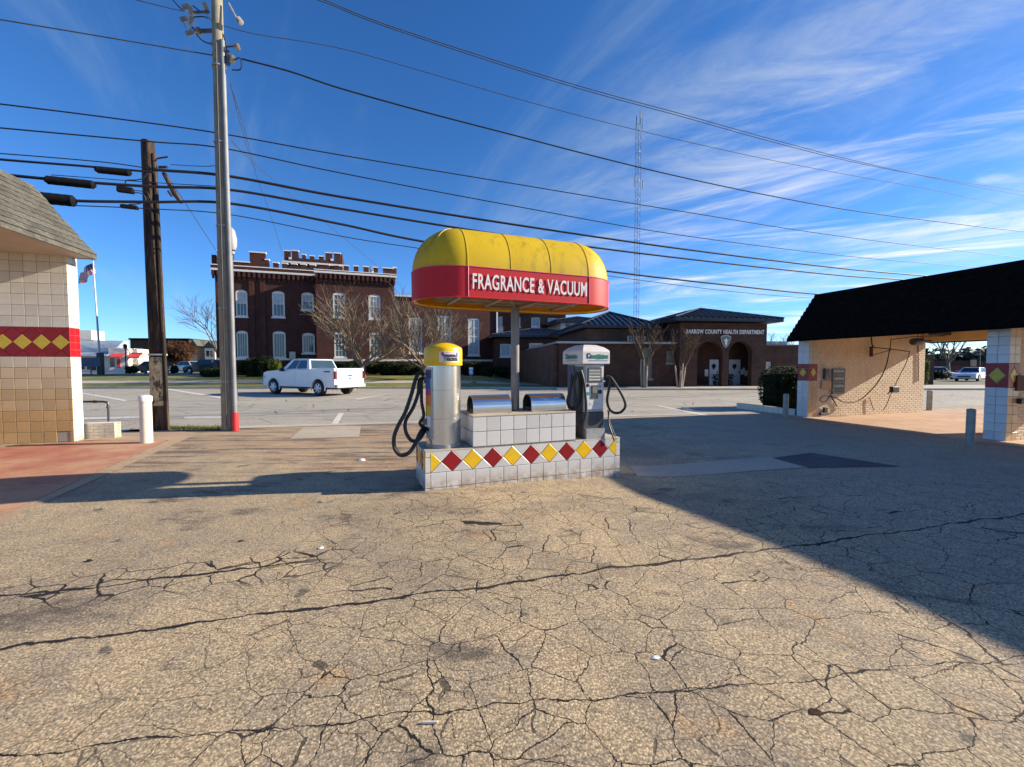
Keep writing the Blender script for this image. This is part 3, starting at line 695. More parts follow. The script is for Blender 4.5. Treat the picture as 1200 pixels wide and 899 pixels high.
# gravel and grit on the lot
rng = random.Random(5); mb = MB()
for i in range(600):
    px, py = rng.uniform(0, 1200), rng.triangular(545, 899, 640); p = gnd(px, py); s_ = rng.uniform(.0025, .006)
    a, b, c = [Vector((rng.uniform(-1, 1), rng.uniform(-1, 1), 0))*s_ for _ in range(3)]
    if abs(p.x-1) < 3 and 5 < p.y < 8: continue
    mb.add([p+Vector((s_, 0, 0)), p+Vector((0, s_, 0)), p-Vector((s_, 0, 0)), p-Vector((0, s_, 0)), p+Vector((0, 0, s_*.8))], [(0, 1, 4), (1, 2, 4), (2, 3, 4), (3, 0, 4)])
tag(mb.build('grit', m_conc), 'loose pale grit scattered over the cracked asphalt', 'grit', kind='stuff')
def litter(px, py, sx, sy, mat, label, name='litter', h=.02, yaw=0.3):
    p = gnd(px, py); rng = random.Random(int(px)); mb = MB(); n = 8
    ring = [(math.cos(2*PI*i/n)*sx*rng.uniform(.6, 1.1), math.sin(2*PI*i/n)*sy*rng.uniform(.6, 1.1)) for i in range(n)]
    mb.add([(x, y, .004+gz(p.x, p.y)) for x, y in ring]+[(x*.6, y*.6, h*rng.uniform(.5, 1)+gz(p.x, p.y)) for x, y in ring], [tuple(range(n, 2*n))]+[(i, (i+1) % n, (i+1) % n+n, i+n) for i in range(n)])
    tag(mb.build(name, mat, None, False, (p.x, p.y, 0), (0, 0, yaw)), label, 'litter')
litter(424, 540, .07, .05, m_white, 'crumpled white paper scrap behind the dark shadow band', 'paper_scrap', .04)
litter(376, 643, .03, .02, m_white, 'small white scrap on the sunny cracked asphalt left of the middle', 'paper_scrap')
litter(769, 771, .035, .018, m_white, 'flattened white scrap lying on the asphalt in front at right', 'paper_scrap', .008)
litter(282, 635, .04, .012, m_dkst, 'dark scrap beside a crack on the left asphalt', 'scrap')
litter(104, 658, .03, .02, m_black, 'small black pebble on the far left asphalt', 'pebble')
litter(955, 835, .035, .022, m_leafb, 'dark brown dead leaf flat on the front right asphalt', 'leaf', .006)
p = gnd(504, 848); tag(MB().cbox(-.036, .036, -.004, .004, .002, .012, .002).build('stick', m_cream, None, False, p, (0, 0, .02)), 'thin pale stick lying on cracked asphalt at front', 'stick')

# ============================================================ SERVICE ISLAND
IF = Frame(-1.11, 5.40, R(21.5))
isl = empty('service_island', (IF.o.x, IF.o.y, 0), IF.yaw, 'stepped white tiled island with a row of red and yellow diamonds', 'island')
MB().box(.012, 2.958, .012, .71, -.25, .500).build('plinth', m_grout, isl)
MB().box(.645, 2.18, .012, .71, .500, .925).build('upper_block', m_grout, isl)
o = MB().cbox(-.004, .640, .0, .73, .498, .513, .006).build('mortar_cap', m_oldpatch, isl)
o = MB().cbox(2.185, 2.975, .0, .73, .498, .513, .006).build('mortar_cap', m_conc, isl)
rng = random.Random(4); mb = MB()
mb.cbox(.628, 2.195, -.004, .73, .924, .943, .008).build('mortar_cap', m_oldpatch, isl)
at = (0, .010, 0)
grid_tiles(isl, .07, 2.90, -.175, .225, .2, .2, m_tile, at)
for a, b in ((0, .07), (2.90, 2.97)): grid_tiles(isl, a, b, -.175, .498, .2, .2, m_tile, at)
sp_, zc_, hd = .283, .3635, .1385
for i in range(11):
    xc = .07+sp_*i; d = [(xc-hd, zc_), (xc, zc_-hd*.98), (xc+hd, zc_), (xc, zc_+hd*.98)]; d = clip(d, .07, 2.90, .0, 1)
    tile(isl, d, m_rdt if i % 2 else m_yel, (0, .0098, 0), 0, .011, .002, 'diamond_tile')
    if i < 10:
        xm = xc+sp_/2
        for zz, s_ in ((.498, -1), (.2265, 1)): tile(isl, [(xm-hd, zz), (xm, zz+s_*hd), (xm+hd, zz)][::1 if s_ > 0 else -1], m_tile, at, 0, .010, .004, 'triangle_tile')
grid_tiles(isl, .633, 2.19, .522, .922, .1947, .2, m_tile, at)
# ends
grid_tiles(isl, 0, .72, -.175, .225, .2, .2, m_tile, (.010, .72, 0), -PI/2)
for i in range(4):
    xc = .06+sp_*i*.75; d = clip([(xc-hd, zc_), (xc, zc_-hd), (xc+hd, zc_), (xc, zc_+hd)], .02, .70, 0, 1)
    if len(d) > 2: tile(isl, d, m_yel if i % 2 else m_rdt, (.008, .72, 0), -PI/2, .012, .002, 'diamond_tile')
    if i < 3:
        for zz, s_ in ((.498, -1), (.2265, 1)): tile(isl, [(xc+sp_*.375-.09, zz), (xc+sp_*.375, zz+s_*.10), (xc+sp_*.375+.09, zz)][::1 if s_ > 0 else -1], m_tile, (.010, .72, 0), -PI/2, .010, .004, 'triangle_tile')
grid_tiles(isl, 0, .72, .522, .922, .19, .2, m_tile, (.643, .72, 0), -PI/2)
grid_tiles(isl, 0, .72, -.175, .498, .2, .2, m_tile, (2.96, 0, 0), PI/2)
grid_tiles(isl, 0, .72, .522, .922, .19, .2, m_tile, (2.182, 0, 0), PI/2)

# stainless hoods on the block
def hood(x0, x1, label):
    root = empty('steel_hood', IF.w(x0, .33, .944), IF.yaw, label, 'steel hood', 'steel hoods on the tiled block'); L = x1-x0; r = .165; h = .085
    prof = [(-r, 0), (-r, h)]+[(-r*math.cos(PI*i/20), h+r*math.sin(PI*i/20)) for i in range(1, 20)]+[(r, h), (r, 0)]
    mb = MB(); n = len(prof)
    for x in (0, L):
        mb.v += [(x, y, z) for y, z in prof]
    for i in range(n-1): mb.f.append((i, i+1, n+i+1, n+i))
    k = len(mb.v); mb.v += [(x, y*.955, max(0, z*.965)) for x in (0, L) for y, z in prof]
    for i in range(n-1): mb.f.append((k+i+1, k+i, k+n+i, k+n+i+1))
    for i in range(n-1): mb.f.append((i, k+i, k+i+1, i+1))
    mb.build('shell', m_steelh, root, True)
    e = MB(); e.v = [(L-.012, y*.95, max(0, z*.96)) for y, z in prof]+[(L+.003, y*.995, z*.998) for y, z in prof]; e.f = [tuple(range(n)), tuple(range(2*n-1, n-1, -1))]+[(i, i+1, n+i+1, n+i) for i in range(n-1)]
    e.build('end_cap', m_steelh, root)
    MB().box(.03, L-.03, -r*.8, r*.8, 0.001, .05).build('inner_dark', m_black, root)  # black block added so the inside of the open hood looks dark
    f = MB()
    for x in (.02, L-.02): f.box(x-.015, x+.015, -r-.03, -r+.002, 0, .006)
    f.build('mounting_flange', m_galv, root)
hood(.69, 1.25, 'stainless steel hood between the yellow-topped vacuum and the canopy pole')
hood(1.56, 2.12, 'stainless steel hood between the canopy pole and the white-topped vacuum')

# ============================================================ YELLOW-TOPPED VACUUM
vp = IF.w(.31, .307, .513); vac = empty('vacuum_station', vp, IF.yaw, 'round stainless vacuum station with a domed yellow top and black hose', 'vacuum')
r = .232; mb = MB()
mb.lathe([(r, 0), (r, .385), (r-.003, .388), (r-.003, .392), (r, .395), (r, .765), (r-.003, .768), (r-.003, .772), (r, .775), (r, 1.12)], 48); mb.build('body', m_steel, vac, True)
mb = MB().lathe([(r+.008, 0), (r+.008, .045), (r+.001, .05)], 48); mb.build('base_ring', m_galv, vac, True)
mb = MB().lathe([(r+.002, 1.09), (r+.022, 1.095), (r+.026, 1.11), (r+.026, 1.315), (r+.018, 1.332), (r-.004, 1.348), (r-.03, 1.362), (r-.08, 1.392), (r-.14, 1.410), (.04, 1.420), (0.0, 1.421)], 48); mb.build('dome_cap', m_ycap, vac, True)
# control panel on the left side of the drum (labels)
def curved(parent, name, rr, a0, a1, z0, z1, mat, th=.004, n=8):
    mb = MB(); k = 0
    for i in range(n+1):
        a = R(a0+(a1-a0)*i/n)
        for q in (rr, rr+th): mb.v += [(q*math.cos(a), q*math.sin(a), z0), (q*math.cos(a), q*math.sin(a), z1)]
    for i in range(n):
        a, b = i*4, i*4+4; mb.f += [(a+2, b+2, b+3, a+3), (a, a+1, b+1, b), (a+1, a+3, b+3, b+1), (a, b, b+2, a+2)]
    mb.f += [(0, 2, 3, 1), (n*4, n*4+1, n*4+3, n*4+2)]
    return mb.build(name, mat, parent, True)
curved(vac, 'label_panel', r+.001, 172, 222, .12, 1.07, m_lgrey)
for a0, a1, z0, z1, m_ in ((176, 216, .92, 1.04, m_navy), (178, 212, .78, .92, m_blue), (178, 214, .70, .78, m_pink), (178, 214, .56, .70, m_orange), (178, 212, .44, .56, m_ycap), (180, 212, .28, .42, m_white), (180, 205, .22, .27, m_black)):
    curved(vac, 'label_stripe', r+.006, a0, a1, z0, z1, m_, .002)
def wrap_text(parent, name, txt, size, mat, rr, ang, z, sx=1.0, off=0.0, spacing=1.0, maxw=None):
    me = text_mesh(txt, size, mat, .0015, off, sx, spacing)
    if maxw:
        w = max(v.co.x for v in me.vertices)-min(v.co.x for v in me.vertices); s_ = maxw/w
        for v in me.vertices: v.co.x *= s_
    for v in me.vertices:
        a = R(ang)+v.co.x/rr; q = rr+v.co.z; y = v.co.y; v.co = Vector((q*math.cos(a), q*math.sin(a), z+y))
    return obj(name, me, parent)
lb = curved(vac, 'cap_label', r+.027, 246, 312, 1.135, 1.275, m_cream, .002, 14)
curved(lb, 'label_stripe', r+.030, 252, 304, 1.225, 1.268, m_pink, .0015, 12)
wrap_text(lb, 'lettering', 'FRAGRANCE', .052, m_navy, r+.033, 280, 1.222, .9, .003, 1, .215)
wrap_text(lb, 'lettering', '& VACUUM', .056, m_black, r+.033, 281, 1.172, .9, .004, 1, .205)
wrap_text(lb, 'lettering', 'FRAGRANCE', .036, m_white, r+.034, 278, 1.25, .9, .002, 1, .17)
MB().box(-r-.05, -r+.02, -.05, .05, .30, .38).build('hose_bracket', m_dkst, vac); MB().box(-r-.03, -r+.02, -.03, .03, .86, .93).build('hose_bracket', m_dkst, vac)
def hose(root, pix, Y, rr, name='hose', rib=True):
    yy = Y if isinstance(Y, (list, tuple)) else [Y]*len(pix); inv = Matrix.Translation(root.location) @ Matrix.Rotation(root.rotation_euler.z, 4, 'Z'); inv = inv.inverted()
    P = cat_rom([inv @ atY(x, y, d) for (x, y), d in zip(pix, yy)], 9)
    rs = [rr*(1.0+(.07 if (i % 2) else -.05)) for i in range(len(P))] if rib else rr
    return MB().tube(P, rs, 9).build(name, m_black, root, True)
hose(vac, [(497, 439), (491, 437.5), (486.5, 446), (481.5, 464), (474.5, 484), (466.5, 499), (461.6, 513), (462.8, 526), (470, 533.5), (480, 530), (487.5, 518), (492, 508), (497, 500)], [5.75, 5.7, 5.66, 5.62, 5.58, 5.55, 5.52, 5.5, 5.5, 5.52, 5.58, 5.64, 5.75], .026)
hose(vac, [(498, 443), (491.5, 446), (490, 461), (484, 478), (475.5, 493), (475.6, 506), (482, 516), (490, 515.5), (495, 510), (499, 503)], [5.78, 5.74, 5.72, 5.66, 5.64, 5.62, 5.62, 5.64, 5.68, 5.76], .024)
hose(vac, [(494, 445), (494, 470), (496.5, 487), (492, 496), (498, 502)], [5.74, 5.72, 5.72, 5.7, 5.74], .022)

# ============================================================ WHITE-TOPPED VACUUM (rectangular)
gp0 = IF.w(2.36, .06, .513); gv = empty('shampoo_vacuum', gp0, IF.yaw, 'grey upright vacuum machine with white peaked top and green lettering', 'vacuum')
w_, d_ = .36, .50
MB().cbox(0, w_, 0, d_, 0, .40, .012).build('base_cabinet', m_mgrey, gv)
MB().cbox(.005, w_-.005, .005, d_-.005, .402, 1.125, .012).build('upper_cabinet', m_lgrey, gv)
MB().box(.02, w_-.02, -.055, .0, .0, .15).build('foot_bracket', m_galv, gv)
# top cap: square with a chamfered, arched crown
mb = MB(); c0 = -.055; prof = [(0, 0), (0, .205)]
def ring(x0, x1, y0, y1, z): return [(x0, y0, z), (x1, y0, z), (x1, y1, z), (x0, y1, z)]
rings = [ring(-.05, w_+.05, -.05, d_+.05, 1.115), ring(-.055, w_+.055, -.055, d_+.055, 1.125), ring(-.055, w_+.055, -.055, d_+.055, 1.30), ring(-.045, w_+.045, -.045, d_+.045, 1.325), ring(.0, w_, .02, d_-.02, 1.37), ring(.07, w_-.07, .12, d_-.12, 1.405), ring(.14, w_-.14, .2, d_-.2, 1.412)]
for rg in rings: mb.v += rg
for i in range(len(rings)-1):
    for j in range(4): mb.f.append((i*4+j, i*4+(j+1) % 4, i*4+4+(j+1) % 4, i*4+4+j))
mb.f += [(3, 2, 1, 0), tuple(range(len(rings)*4-4, len(rings)*4))]
cap = mb.build('peaked_cap', m_wcap, gv); bev(cap, .018, 3, 25)
rng = random.Random(12)
def sign_patch(x0, x1, rot, at):
    pz = empty('cap_label', at, 0); pz.parent = gv; pz.rotation_euler = (0, 0, rot)
    MB().box(x0, x0+.055, -.003, 0, 1.20, 1.275).build('label_mark', m_navy, pz); MB().box(x0+.018, x0+.036, -.005, -.003, 1.22, 1.255).build('label_mark', m_white, pz)
    n = 9; w = (x1-x0-.06)/n
    for i in range(n):
        xx = x0+.06+w*i; t = rng.uniform(0, .02); m_ = m_teal if i in (6, 7, 8) and rng.random() < .6 else m_green
        mb = MB(); mb.prism([(xx, 1.185+t), (xx+w*.35, 1.185+t), (xx+w*.55, 1.245-t*.5), (xx+w*.7, 1.19+t), (xx+w*.92, 1.195), (xx+w*.85, 1.262-t), (xx+w*.1, 1.262-t)], -.003, 0); mb.build('label_mark', m_, pz)
    MB().box(x0+.03, x1-.01, -.002, 0, 1.163, 1.170).build('label_mark', m_blue, pz)
sign_patch(.02, .39, 0, (0, -.057, 0)); sign_patch(.03, .40, -PI/2, (-.057, d_-.01, 0))
# front panel details
fp = MB().cbox(.03, w_-.02, -.008, .004, .44, 1.10, .003).build('front_panel', m_wcap, gv)
MB().box(.055, w_-.06, -.014, -.008, .84, 1.06).build('display_bezel', m_mgrey, gv)
dp = MB().box(.07, w_-.075, -.018, -.014, .86, 1.045).build('instruction_plate', m_signg, gv)
for z in (.885, .93, .975, 1.02): MB().box(.08, w_-.09, -.0195, -.018, z-.012, z+.006).build('print_line', m_lgrey if z > .95 else m_tile_b, dp)
MB().box(.125, .235, -.016, -.008, .60, .80).build('keypad', m_mgrey, gv)
kp = MB().box(.14, .22, -.020, -.016, .68, .78).build('coin_plate', m_signg, gv)
mb = MB().lathe([(.0, -.012), (.030, -.010), (.034, 0)], 20, .275, -.012, .70, 'y'); mb.build('knob', m_black, gv, True)
mb = MB().lathe([(.0, -.010), (.024, -.009), (.027, 0)], 18, .065, -.010, .80, 'y'); mb.build('knob', m_black, gv, True)
mb = MB().lathe([(.0, -.006), (.014, -.005), (.016, 0)], 14, .275, -.010, .78, 'y'); mb.build('button', m_dkst, gv, True)
MB().box(.055, .125, -.014, -.008, .66, .70).build('decal', m_teal, gv)
MB().box(.10, .26, -.010, -.008, .50, .54).build('decal', m_tile_b, gv)
MB().box(-.006, .004, .28, d_-.02, .42, 1.10).build('side_label', m_navy, gv)
MB().box(-.006, .004, .03, .26, .40, 1.08).build('side_panel', m_mgrey, gv)
MB().box(-.07, 0, .10, .17, .93, .99).build('hose_bracket', m_dkst, gv); MB().box(w_, w_+.07, .15, .20, .78, .84).build('hose_bracket', m_dkst, gv)
MB().box(w_+.04, w_+.10, .13, .22, .84, .86).build('bracket_plate', m_galv, gv)
hose(gv, [(676, 436), (671, 446), (668, 460), (666.5, 473), (671, 478), (677, 471), (679, 456), (678, 440), (674, 436)], 6.33, .017)
hose(gv, [(681, 434), (684, 446), (686, 462), (687, 478), (684, 493), (678, 497), (675, 490), (675, 470), (673, 450), (676, 438)], 6.27, .018)
hose(gv, [(670, 438), (668, 455), (664.5, 470), (668, 478), (674, 480), (680, 470), (681, 450), (679, 438)], 6.36, .014)
hose(gv, [(711, 441), (715, 442), (719, 447), (726, 458), (731.5, 469), (732.5, 477), (727, 483.2), (719, 483.5), (713.5, 478), (711.5, 468), (714, 454), (716, 444)], [6.45]*12, .020)
hose(gv, [(714, 478), (713, 494), (717, 508), (720, 517)], [6.5, 6.45, 6.4, 6.4], .011)
hose(gv, [(712, 480), (715, 496), (722, 514)], [6.55, 6.5, 6.48], .008)

# ============================================================ CANOPY SIGN
cx_, cy_ = IF.w(1.42, .45).x, IF.w(1.42, .45).y
cs = empty('canopy_sign', (cx_, cy_, .944), IF.yaw, 'yellow domed canopy with red band lettered FRAGRANCE & VACUUM on one pole', 'canopy')
ZB = 2.475-.944; HR = .385; RR = .60; LL = .885; VH = .62
MB().lathe([(.062, 0), (.062, ZB+.02)], 20).build('pole', m_poleg, cs, True)
MB().cbox(-.12, .12, -.12, .12, -.001, .014, .006).build('base_plate', m_dkst, cs)
def ring_pt(side, t, r):      # side: front/back straight, left/right end; t 0..1
    if side == 'front': return (-LL+2*LL*t, -r)
    if side == 'back': return (LL-2*LL*t, r)
    if side == 'right': a = -PI/2+PI*t; return (LL+r*math.cos(a), r*math.sin(a))
    a = PI/2+PI*t; return (-LL+r*math.cos(a), r*math.sin(a))
def vault_pt(side, t, ph):
    x, y = ring_pt(side, t, RR*math.cos(ph)+1e-4); return (x, y, ZB+HR+VH*math.sin(ph))
def shell(name, fn, nu, nv, mat, parent):
    mb = MB()
    for j in range(nv+1):
        for i in range(nu+1): mb.v.append(fn(i/nu, j/nv))
    for j in range(nv):
        for i in range(nu): a = j*(nu+1)+i; mb.f.append((a, a+1, a+nu+2, a+nu+1))
    o = mb.build(name, mat, parent, True); so = o.modifiers.new('thickness', 'SOLIDIFY'); so.thickness = .006; so.offset = -1; so.use_rim = False; return o
for side, n, nu in (('front', 3, 4), ('right', 4, 8), ('back', 3, 4), ('left', 4, 8)):
    for k in range(n):
        def f(u, v, side=side, k=k, n=n):
            p = Vector(vault_pt(side, (k+.004+.992*u)/n, v*PI/2)); b = .004*math.sin(PI*u)*math.cos(v*PI/2*.9)
            return tuple(p+Vector((0, -b if side == 'front' else (b if side == 'back' else 0), b*.7)))
        shell('canopy_panel', f, nu, 12, m_syel, cs)
        pts = [vault_pt(side, k/n, v/12*PI/2) for v in range(13)]
        MB().tube([Vector(p)+Vector((0, 0, .001)) for p in pts], .007, 5).build('seam_rib', m_seam, cs, True)
for side, n in (('front', 1), ('right', 2), ('back', 1), ('left', 2)):
    for k in range(n):
        def f(u, v, side=side, k=k, n=n):
            x, y = ring_pt(side, (k+.002+.996*u)/n, RR+.012); return (x, y, ZB+.004+(HR-.008)*v)
        shell('fascia_panel', f, 14 if n == 2 else 2, 2, m_sred, cs)
m_orl = mat_translucent('orange_glow_liner', (0.80, 0.36, 0.02), 0.3, 0.5, (0.5, 0.2, 0.02), 0.3)  # added shell; its orange stands in for sunlight glowing through the canopy skin
for side, n in (('front', 1), ('right', 1), ('back', 1), ('left', 1)):
    def f(u, v, side=side):
        x, y = ring_pt(side, u, RR-.012); return (x, y, ZB+.006+(HR-.02)*v)
    shell('glow_liner', f, 18 if side in ('left', 'right') else 2, 2, m_orl, cs)
def rail(z, r_, mat, name, rad=.012):
    pts = [ring_pt('front', t, r_) for t in (0, 1)]+[ring_pt('right', t/16, r_) for t in range(1, 16)]+[ring_pt('back', t, r_) for t in (0, 1)]+[ring_pt('left', t/16, r_) for t in range(1, 16)]
    pts.append(pts[0]); MB().tube([(x, y, z) for x, y in pts], rad, 6).build(name, mat, cs, True)
rail(ZB+HR, RR+.012, m_pink, 'trim_strip', .007); rail(ZB, RR+.010, m_redp, 'bottom_rim', .010); rail(ZB+HR-.01, RR-.03, m_poleg, 'inner_hoop', .014); rail(ZB+.02, RR-.02, m_ycap, 'lower_hoop', .022)
mb = MB()
for x in (-LL, LL): mb.tube([(x, -RR-.014, ZB), (x, -RR-.014, ZB+HR)], .006, 6)
mb.build('fascia_joint', m_pink, cs)
for y in (-.42, -.14, .14, .42): MB().box(-LL-.25, LL+.25, y-.018, y+.018, ZB+.075, ZB+.10).build('frame_rail', m_galv, cs)
for x in (-LL, -LL*.33, LL*.33, LL): MB().box(x-.018, x+.018, -RR+.03, RR-.03, ZB+.048, ZB+.073).build('cross_bar', m_galv, cs)
mb = MB(); mb.tube([(0, 0, ZB-.02), (-.28, -.5, ZB+.05)], .02, 6); mb.tube([(0, 0, ZB-.02), (.28, .5, ZB+.05)], .02, 6); mb.tube([(0, 0, ZB-.02), (.28, -.5, ZB+.05)], .02, 6); mb.tube([(0, 0, ZB-.02), (-.28, .5, ZB+.05)], .02, 6); mb.build('strut', m_poleg, cs)
me = text_mesh('FRAGRANCE & VACUUM', .27, m_white, .002, .0045, .78, 1.10)
ws = max(v.co.x for v in me.vertices)-min(v.co.x for v in me.vertices); hs_ = max(v.co.y for v in me.vertices)-min(v.co.y for v in me.vertices)
for v in me.vertices: v.co.x *= 1.67/ws; v.co.y *= .198/hs_
o = obj('lettering', me, cs, (.005, -RR-.0225, ZB+HR*.5), (PI/2, 0, 0))

# ============================================================ LEFT WASH BUILDING
LW = Frame(gnd(87, 517.7).x, gnd(87, 517.7).y, R(14))
lw = empty('car_wash_building', LW.o, LW.yaw, 'tiled car wash wing with weathered shingle roof at the left edge', 'building')
HW = 3.98; TW = .224
MB().box(-3.6, -.012, .012, .30, 0, HW).build('divider_wall', m_groutl, lw)
zb0 = 8*TW; zb1 = zb0+.61
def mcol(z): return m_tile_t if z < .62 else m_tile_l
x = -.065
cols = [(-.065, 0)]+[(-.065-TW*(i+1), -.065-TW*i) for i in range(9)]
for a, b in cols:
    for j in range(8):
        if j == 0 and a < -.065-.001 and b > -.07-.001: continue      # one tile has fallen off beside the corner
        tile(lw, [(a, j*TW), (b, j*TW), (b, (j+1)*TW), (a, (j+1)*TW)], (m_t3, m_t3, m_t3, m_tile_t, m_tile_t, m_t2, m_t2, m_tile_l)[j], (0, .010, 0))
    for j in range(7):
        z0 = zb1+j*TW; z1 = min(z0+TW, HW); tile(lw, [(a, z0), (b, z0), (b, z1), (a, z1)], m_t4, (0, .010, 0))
MB().box(-.28, -.07, .006, .0125, .015, .21).build('bare_patch', m_oldpatch, lw)
hdl = .16; zc_ = (zb0+zb1)/2
for i in range(15):
    xc = -.165-.32*i/1.0
    if xc < -2.1: break
    for dz, dx, mt in ((0, 0, m_ylo), (hdl, hdl, m_rdt), (-hdl, hdl, m_rdt), (2*hdl, 0, m_rdt), (-2*hdl, 0, m_rdt)):
        c0 = xc+dx; d = clip([(c0-hdl, zc_+dz), (c0, zc_+dz-hdl), (c0+hdl, zc_+dz), (c0, zc_+dz+hdl)], -2.1, -.002, zb0+.002, zb1-.002)
        if len(d) > 2 and tri_area(d) > .0015: tile(lw, d, mt, (0, .010, 0), 0, .010, .0035, 'diamond_tile')
    if xc-hdl < -2.0: continue
for j in range(16):
    z0 = j*.224 if j < 8 else None
for (z0, z1, mt, hh) in ((0, zb0, m_tile, TW), (zb0, zb1, m_rdb, .1525), (zb1, HW, m_tile, TW)):
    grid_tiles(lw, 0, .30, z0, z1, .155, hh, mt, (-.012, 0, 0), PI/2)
# roof: mansard slope of single shingles
ex, ez, tx_, tz = .40, 3.98, -.42, 5.20; ey, ty = .20, -.12
mb = MB(); mb.add([(ex, ey, ez), (ex, -9, ez), (tx_, -9, tz), (tx_, ty, tz), (-4, ty, tz), (-4, ey, ez)], [(0, 3, 2, 1), (0, 5, 4, 3)]); mb.build('roof_deck', m_dshing, lw)
MB().box(-4, tx_, -9, ty, tz-.3, tz-.02).build('flat_roof', m_dshing, lw)
sl = Vector((tx_-ex, 0, tz-ez)); SL = sl.length; sl.normalize(); nrm_ = Vector((sl.z, 0, -sl.x)); nrows = 10; eh = SL/nrows
rng = random.Random(8)
ang_ = math.atan2(sl.z, sl.x)
shm = []
for w in (.22, .27, .32):
    mb = MB(); a = -.024
    mb.add([(0, 0, 0), (0, w-.006, 0), (0, w-.006, a), (0, 0, a), (eh*1.45, 0, 0), (eh*1.45, w-.006, 0), (eh*1.45, w-.006, -.003), (eh*1.45, 0, -.003)], [(0, 3, 2, 1), (3, 7, 6, 2), (0, 4, 7, 3), (1, 2, 6, 5), (0, 1, 5, 4), (4, 5, 6, 7)])
    shm.append((w, mb.mesh('shingle', m_shing)))
for rrow in range(nrows):
    t0 = rrow*eh; yhip = ey+(ty-ey)*(t0/SL); y = yhip-rng.uniform(.0, .1); first = True
    while y > -4.2:
        w, me = rng.choice(shm); p = Vector((ex, 0, ez))+sl*(t0-.02)+nrm_*.006
        o = obj('shingle', me, lw, (p.x, y-w, p.z), (0, -ang_+rng.uniform(-.008, .008)+PI*0, 0)); y -= w
        if rrow == nrows-1 and y < -3.2: break
m_ = MB(); m_.box(ex-.02, ex+.012, -9, ey, ez-.10, ez-.012); m_.build('fascia_board', m_shing, lw)
MB().box(-4, ex-.022, -9, ey, ez-.09, ez-.05).build('soffit', m_soff, lw)
MB().box(-4, ex-.0, ey-.02, ey+.02, ez-.10, ez-.012).build('fascia_board', m_dkst, lw)
lx, lz = LW.loc(8, 276, -.75)
mb = MB().lathe([(.16, 0), (.16, -.05), (.12, -.10), (.03, -.13)], 20, 0, 0, 0)
mb.build('ceiling_lamp', m_dkst, lw, True, (-.95, -.62, ez-.09))
# low painted block wall and pipe rail behind
bx = gnd(97, 514.5); lowf = Frame(bx.x, bx.y, R(10))
lowr = empty('low_block_wall', bx, lowf.yaw, 'low cream painted brick stub wall beside the tiled corner', 'wall')
MB().box(0, .62, .01, .18, 0, .345).build('core', m_mortar, lowr)
for rr_ in range(5):
    for c_ in range(4):
        x0 = c_*.21-(.105 if rr_ % 2 else 0); x1 = x0+.203; x0 = max(0, x0); x1 = min(.62, x1)
        if x1-x0 > .03: MB().cbox(x0, x1, 0, .19, rr_*.07+.003, rr_*.07+.066, .004).build('brick', m_cream, lowr)
pr = gnd(128, 508); prr = empty('pipe_rail', pr, R(8), 'dark bent pipe rail behind the low cream stub wall', 'rail')
P = cat_rom([(-.9, 0, .76), (-.2, 0, .76), (-.05, 0, .745), (0, 0, .70), (0, 0, .35), (0, 0, 0)], 6); MB().tube(P, .024, 8).build('pipe', m_dkst, prr, True)
mb = MB(); mb.tube([(-.30, 0, .76), (-.24, 0, .76)], .034, 8); mb.tube([(.0, 0, .66), (.0, 0, .60)], .034, 8); mb.build('pipe_coupling', m_dkst, prr, True)

# ============================================================ BOLLARDS
def bollard(px, py, r, h, mat, label, cap=False, group=None):
    p = gnd(px, py); root = empty('bollard', p, 0, label, 'bollard', group)
    MB().lathe([(r, 0), (r, h)], 24).build('post', mat, root, True)
    if cap: MB().lathe([(r+.012, h-.11), (r+.014, h-.02), (r+.004, h), (r*.7, h+.018), (0, h+.024)], 24).build('cap', m_white, root, True)
    else: MB().lathe([(r, h+.001), (r*.85, h+.012), (0, h+.025)], 24).build('cap', mat, root, True)
bollard(172, 519, .105, .975, m_cream, 'thick cream white bollard standing at the red stained apron', True)
m_boll = M('dull_grey_post', (0.30, 0.29, 0.27), .6, .1, .12, 6)
bollard(920.5, 490, .075, .73, m_boll, 'grey bollard by the dark round bush and the far tiled pillar', False, 'grey bollards at the right wash bay')
bollard(1089, 481, .085, .70, m_boll, 'grey bollard behind the open wash bay at its street end', False, 'grey bollards at the right wash bay')
bollard(1136.5, 521.5, .07, .72, m_boll, 'grey bollard just in front of the near tiled pillar', False, 'grey bollards at the right wash bay')

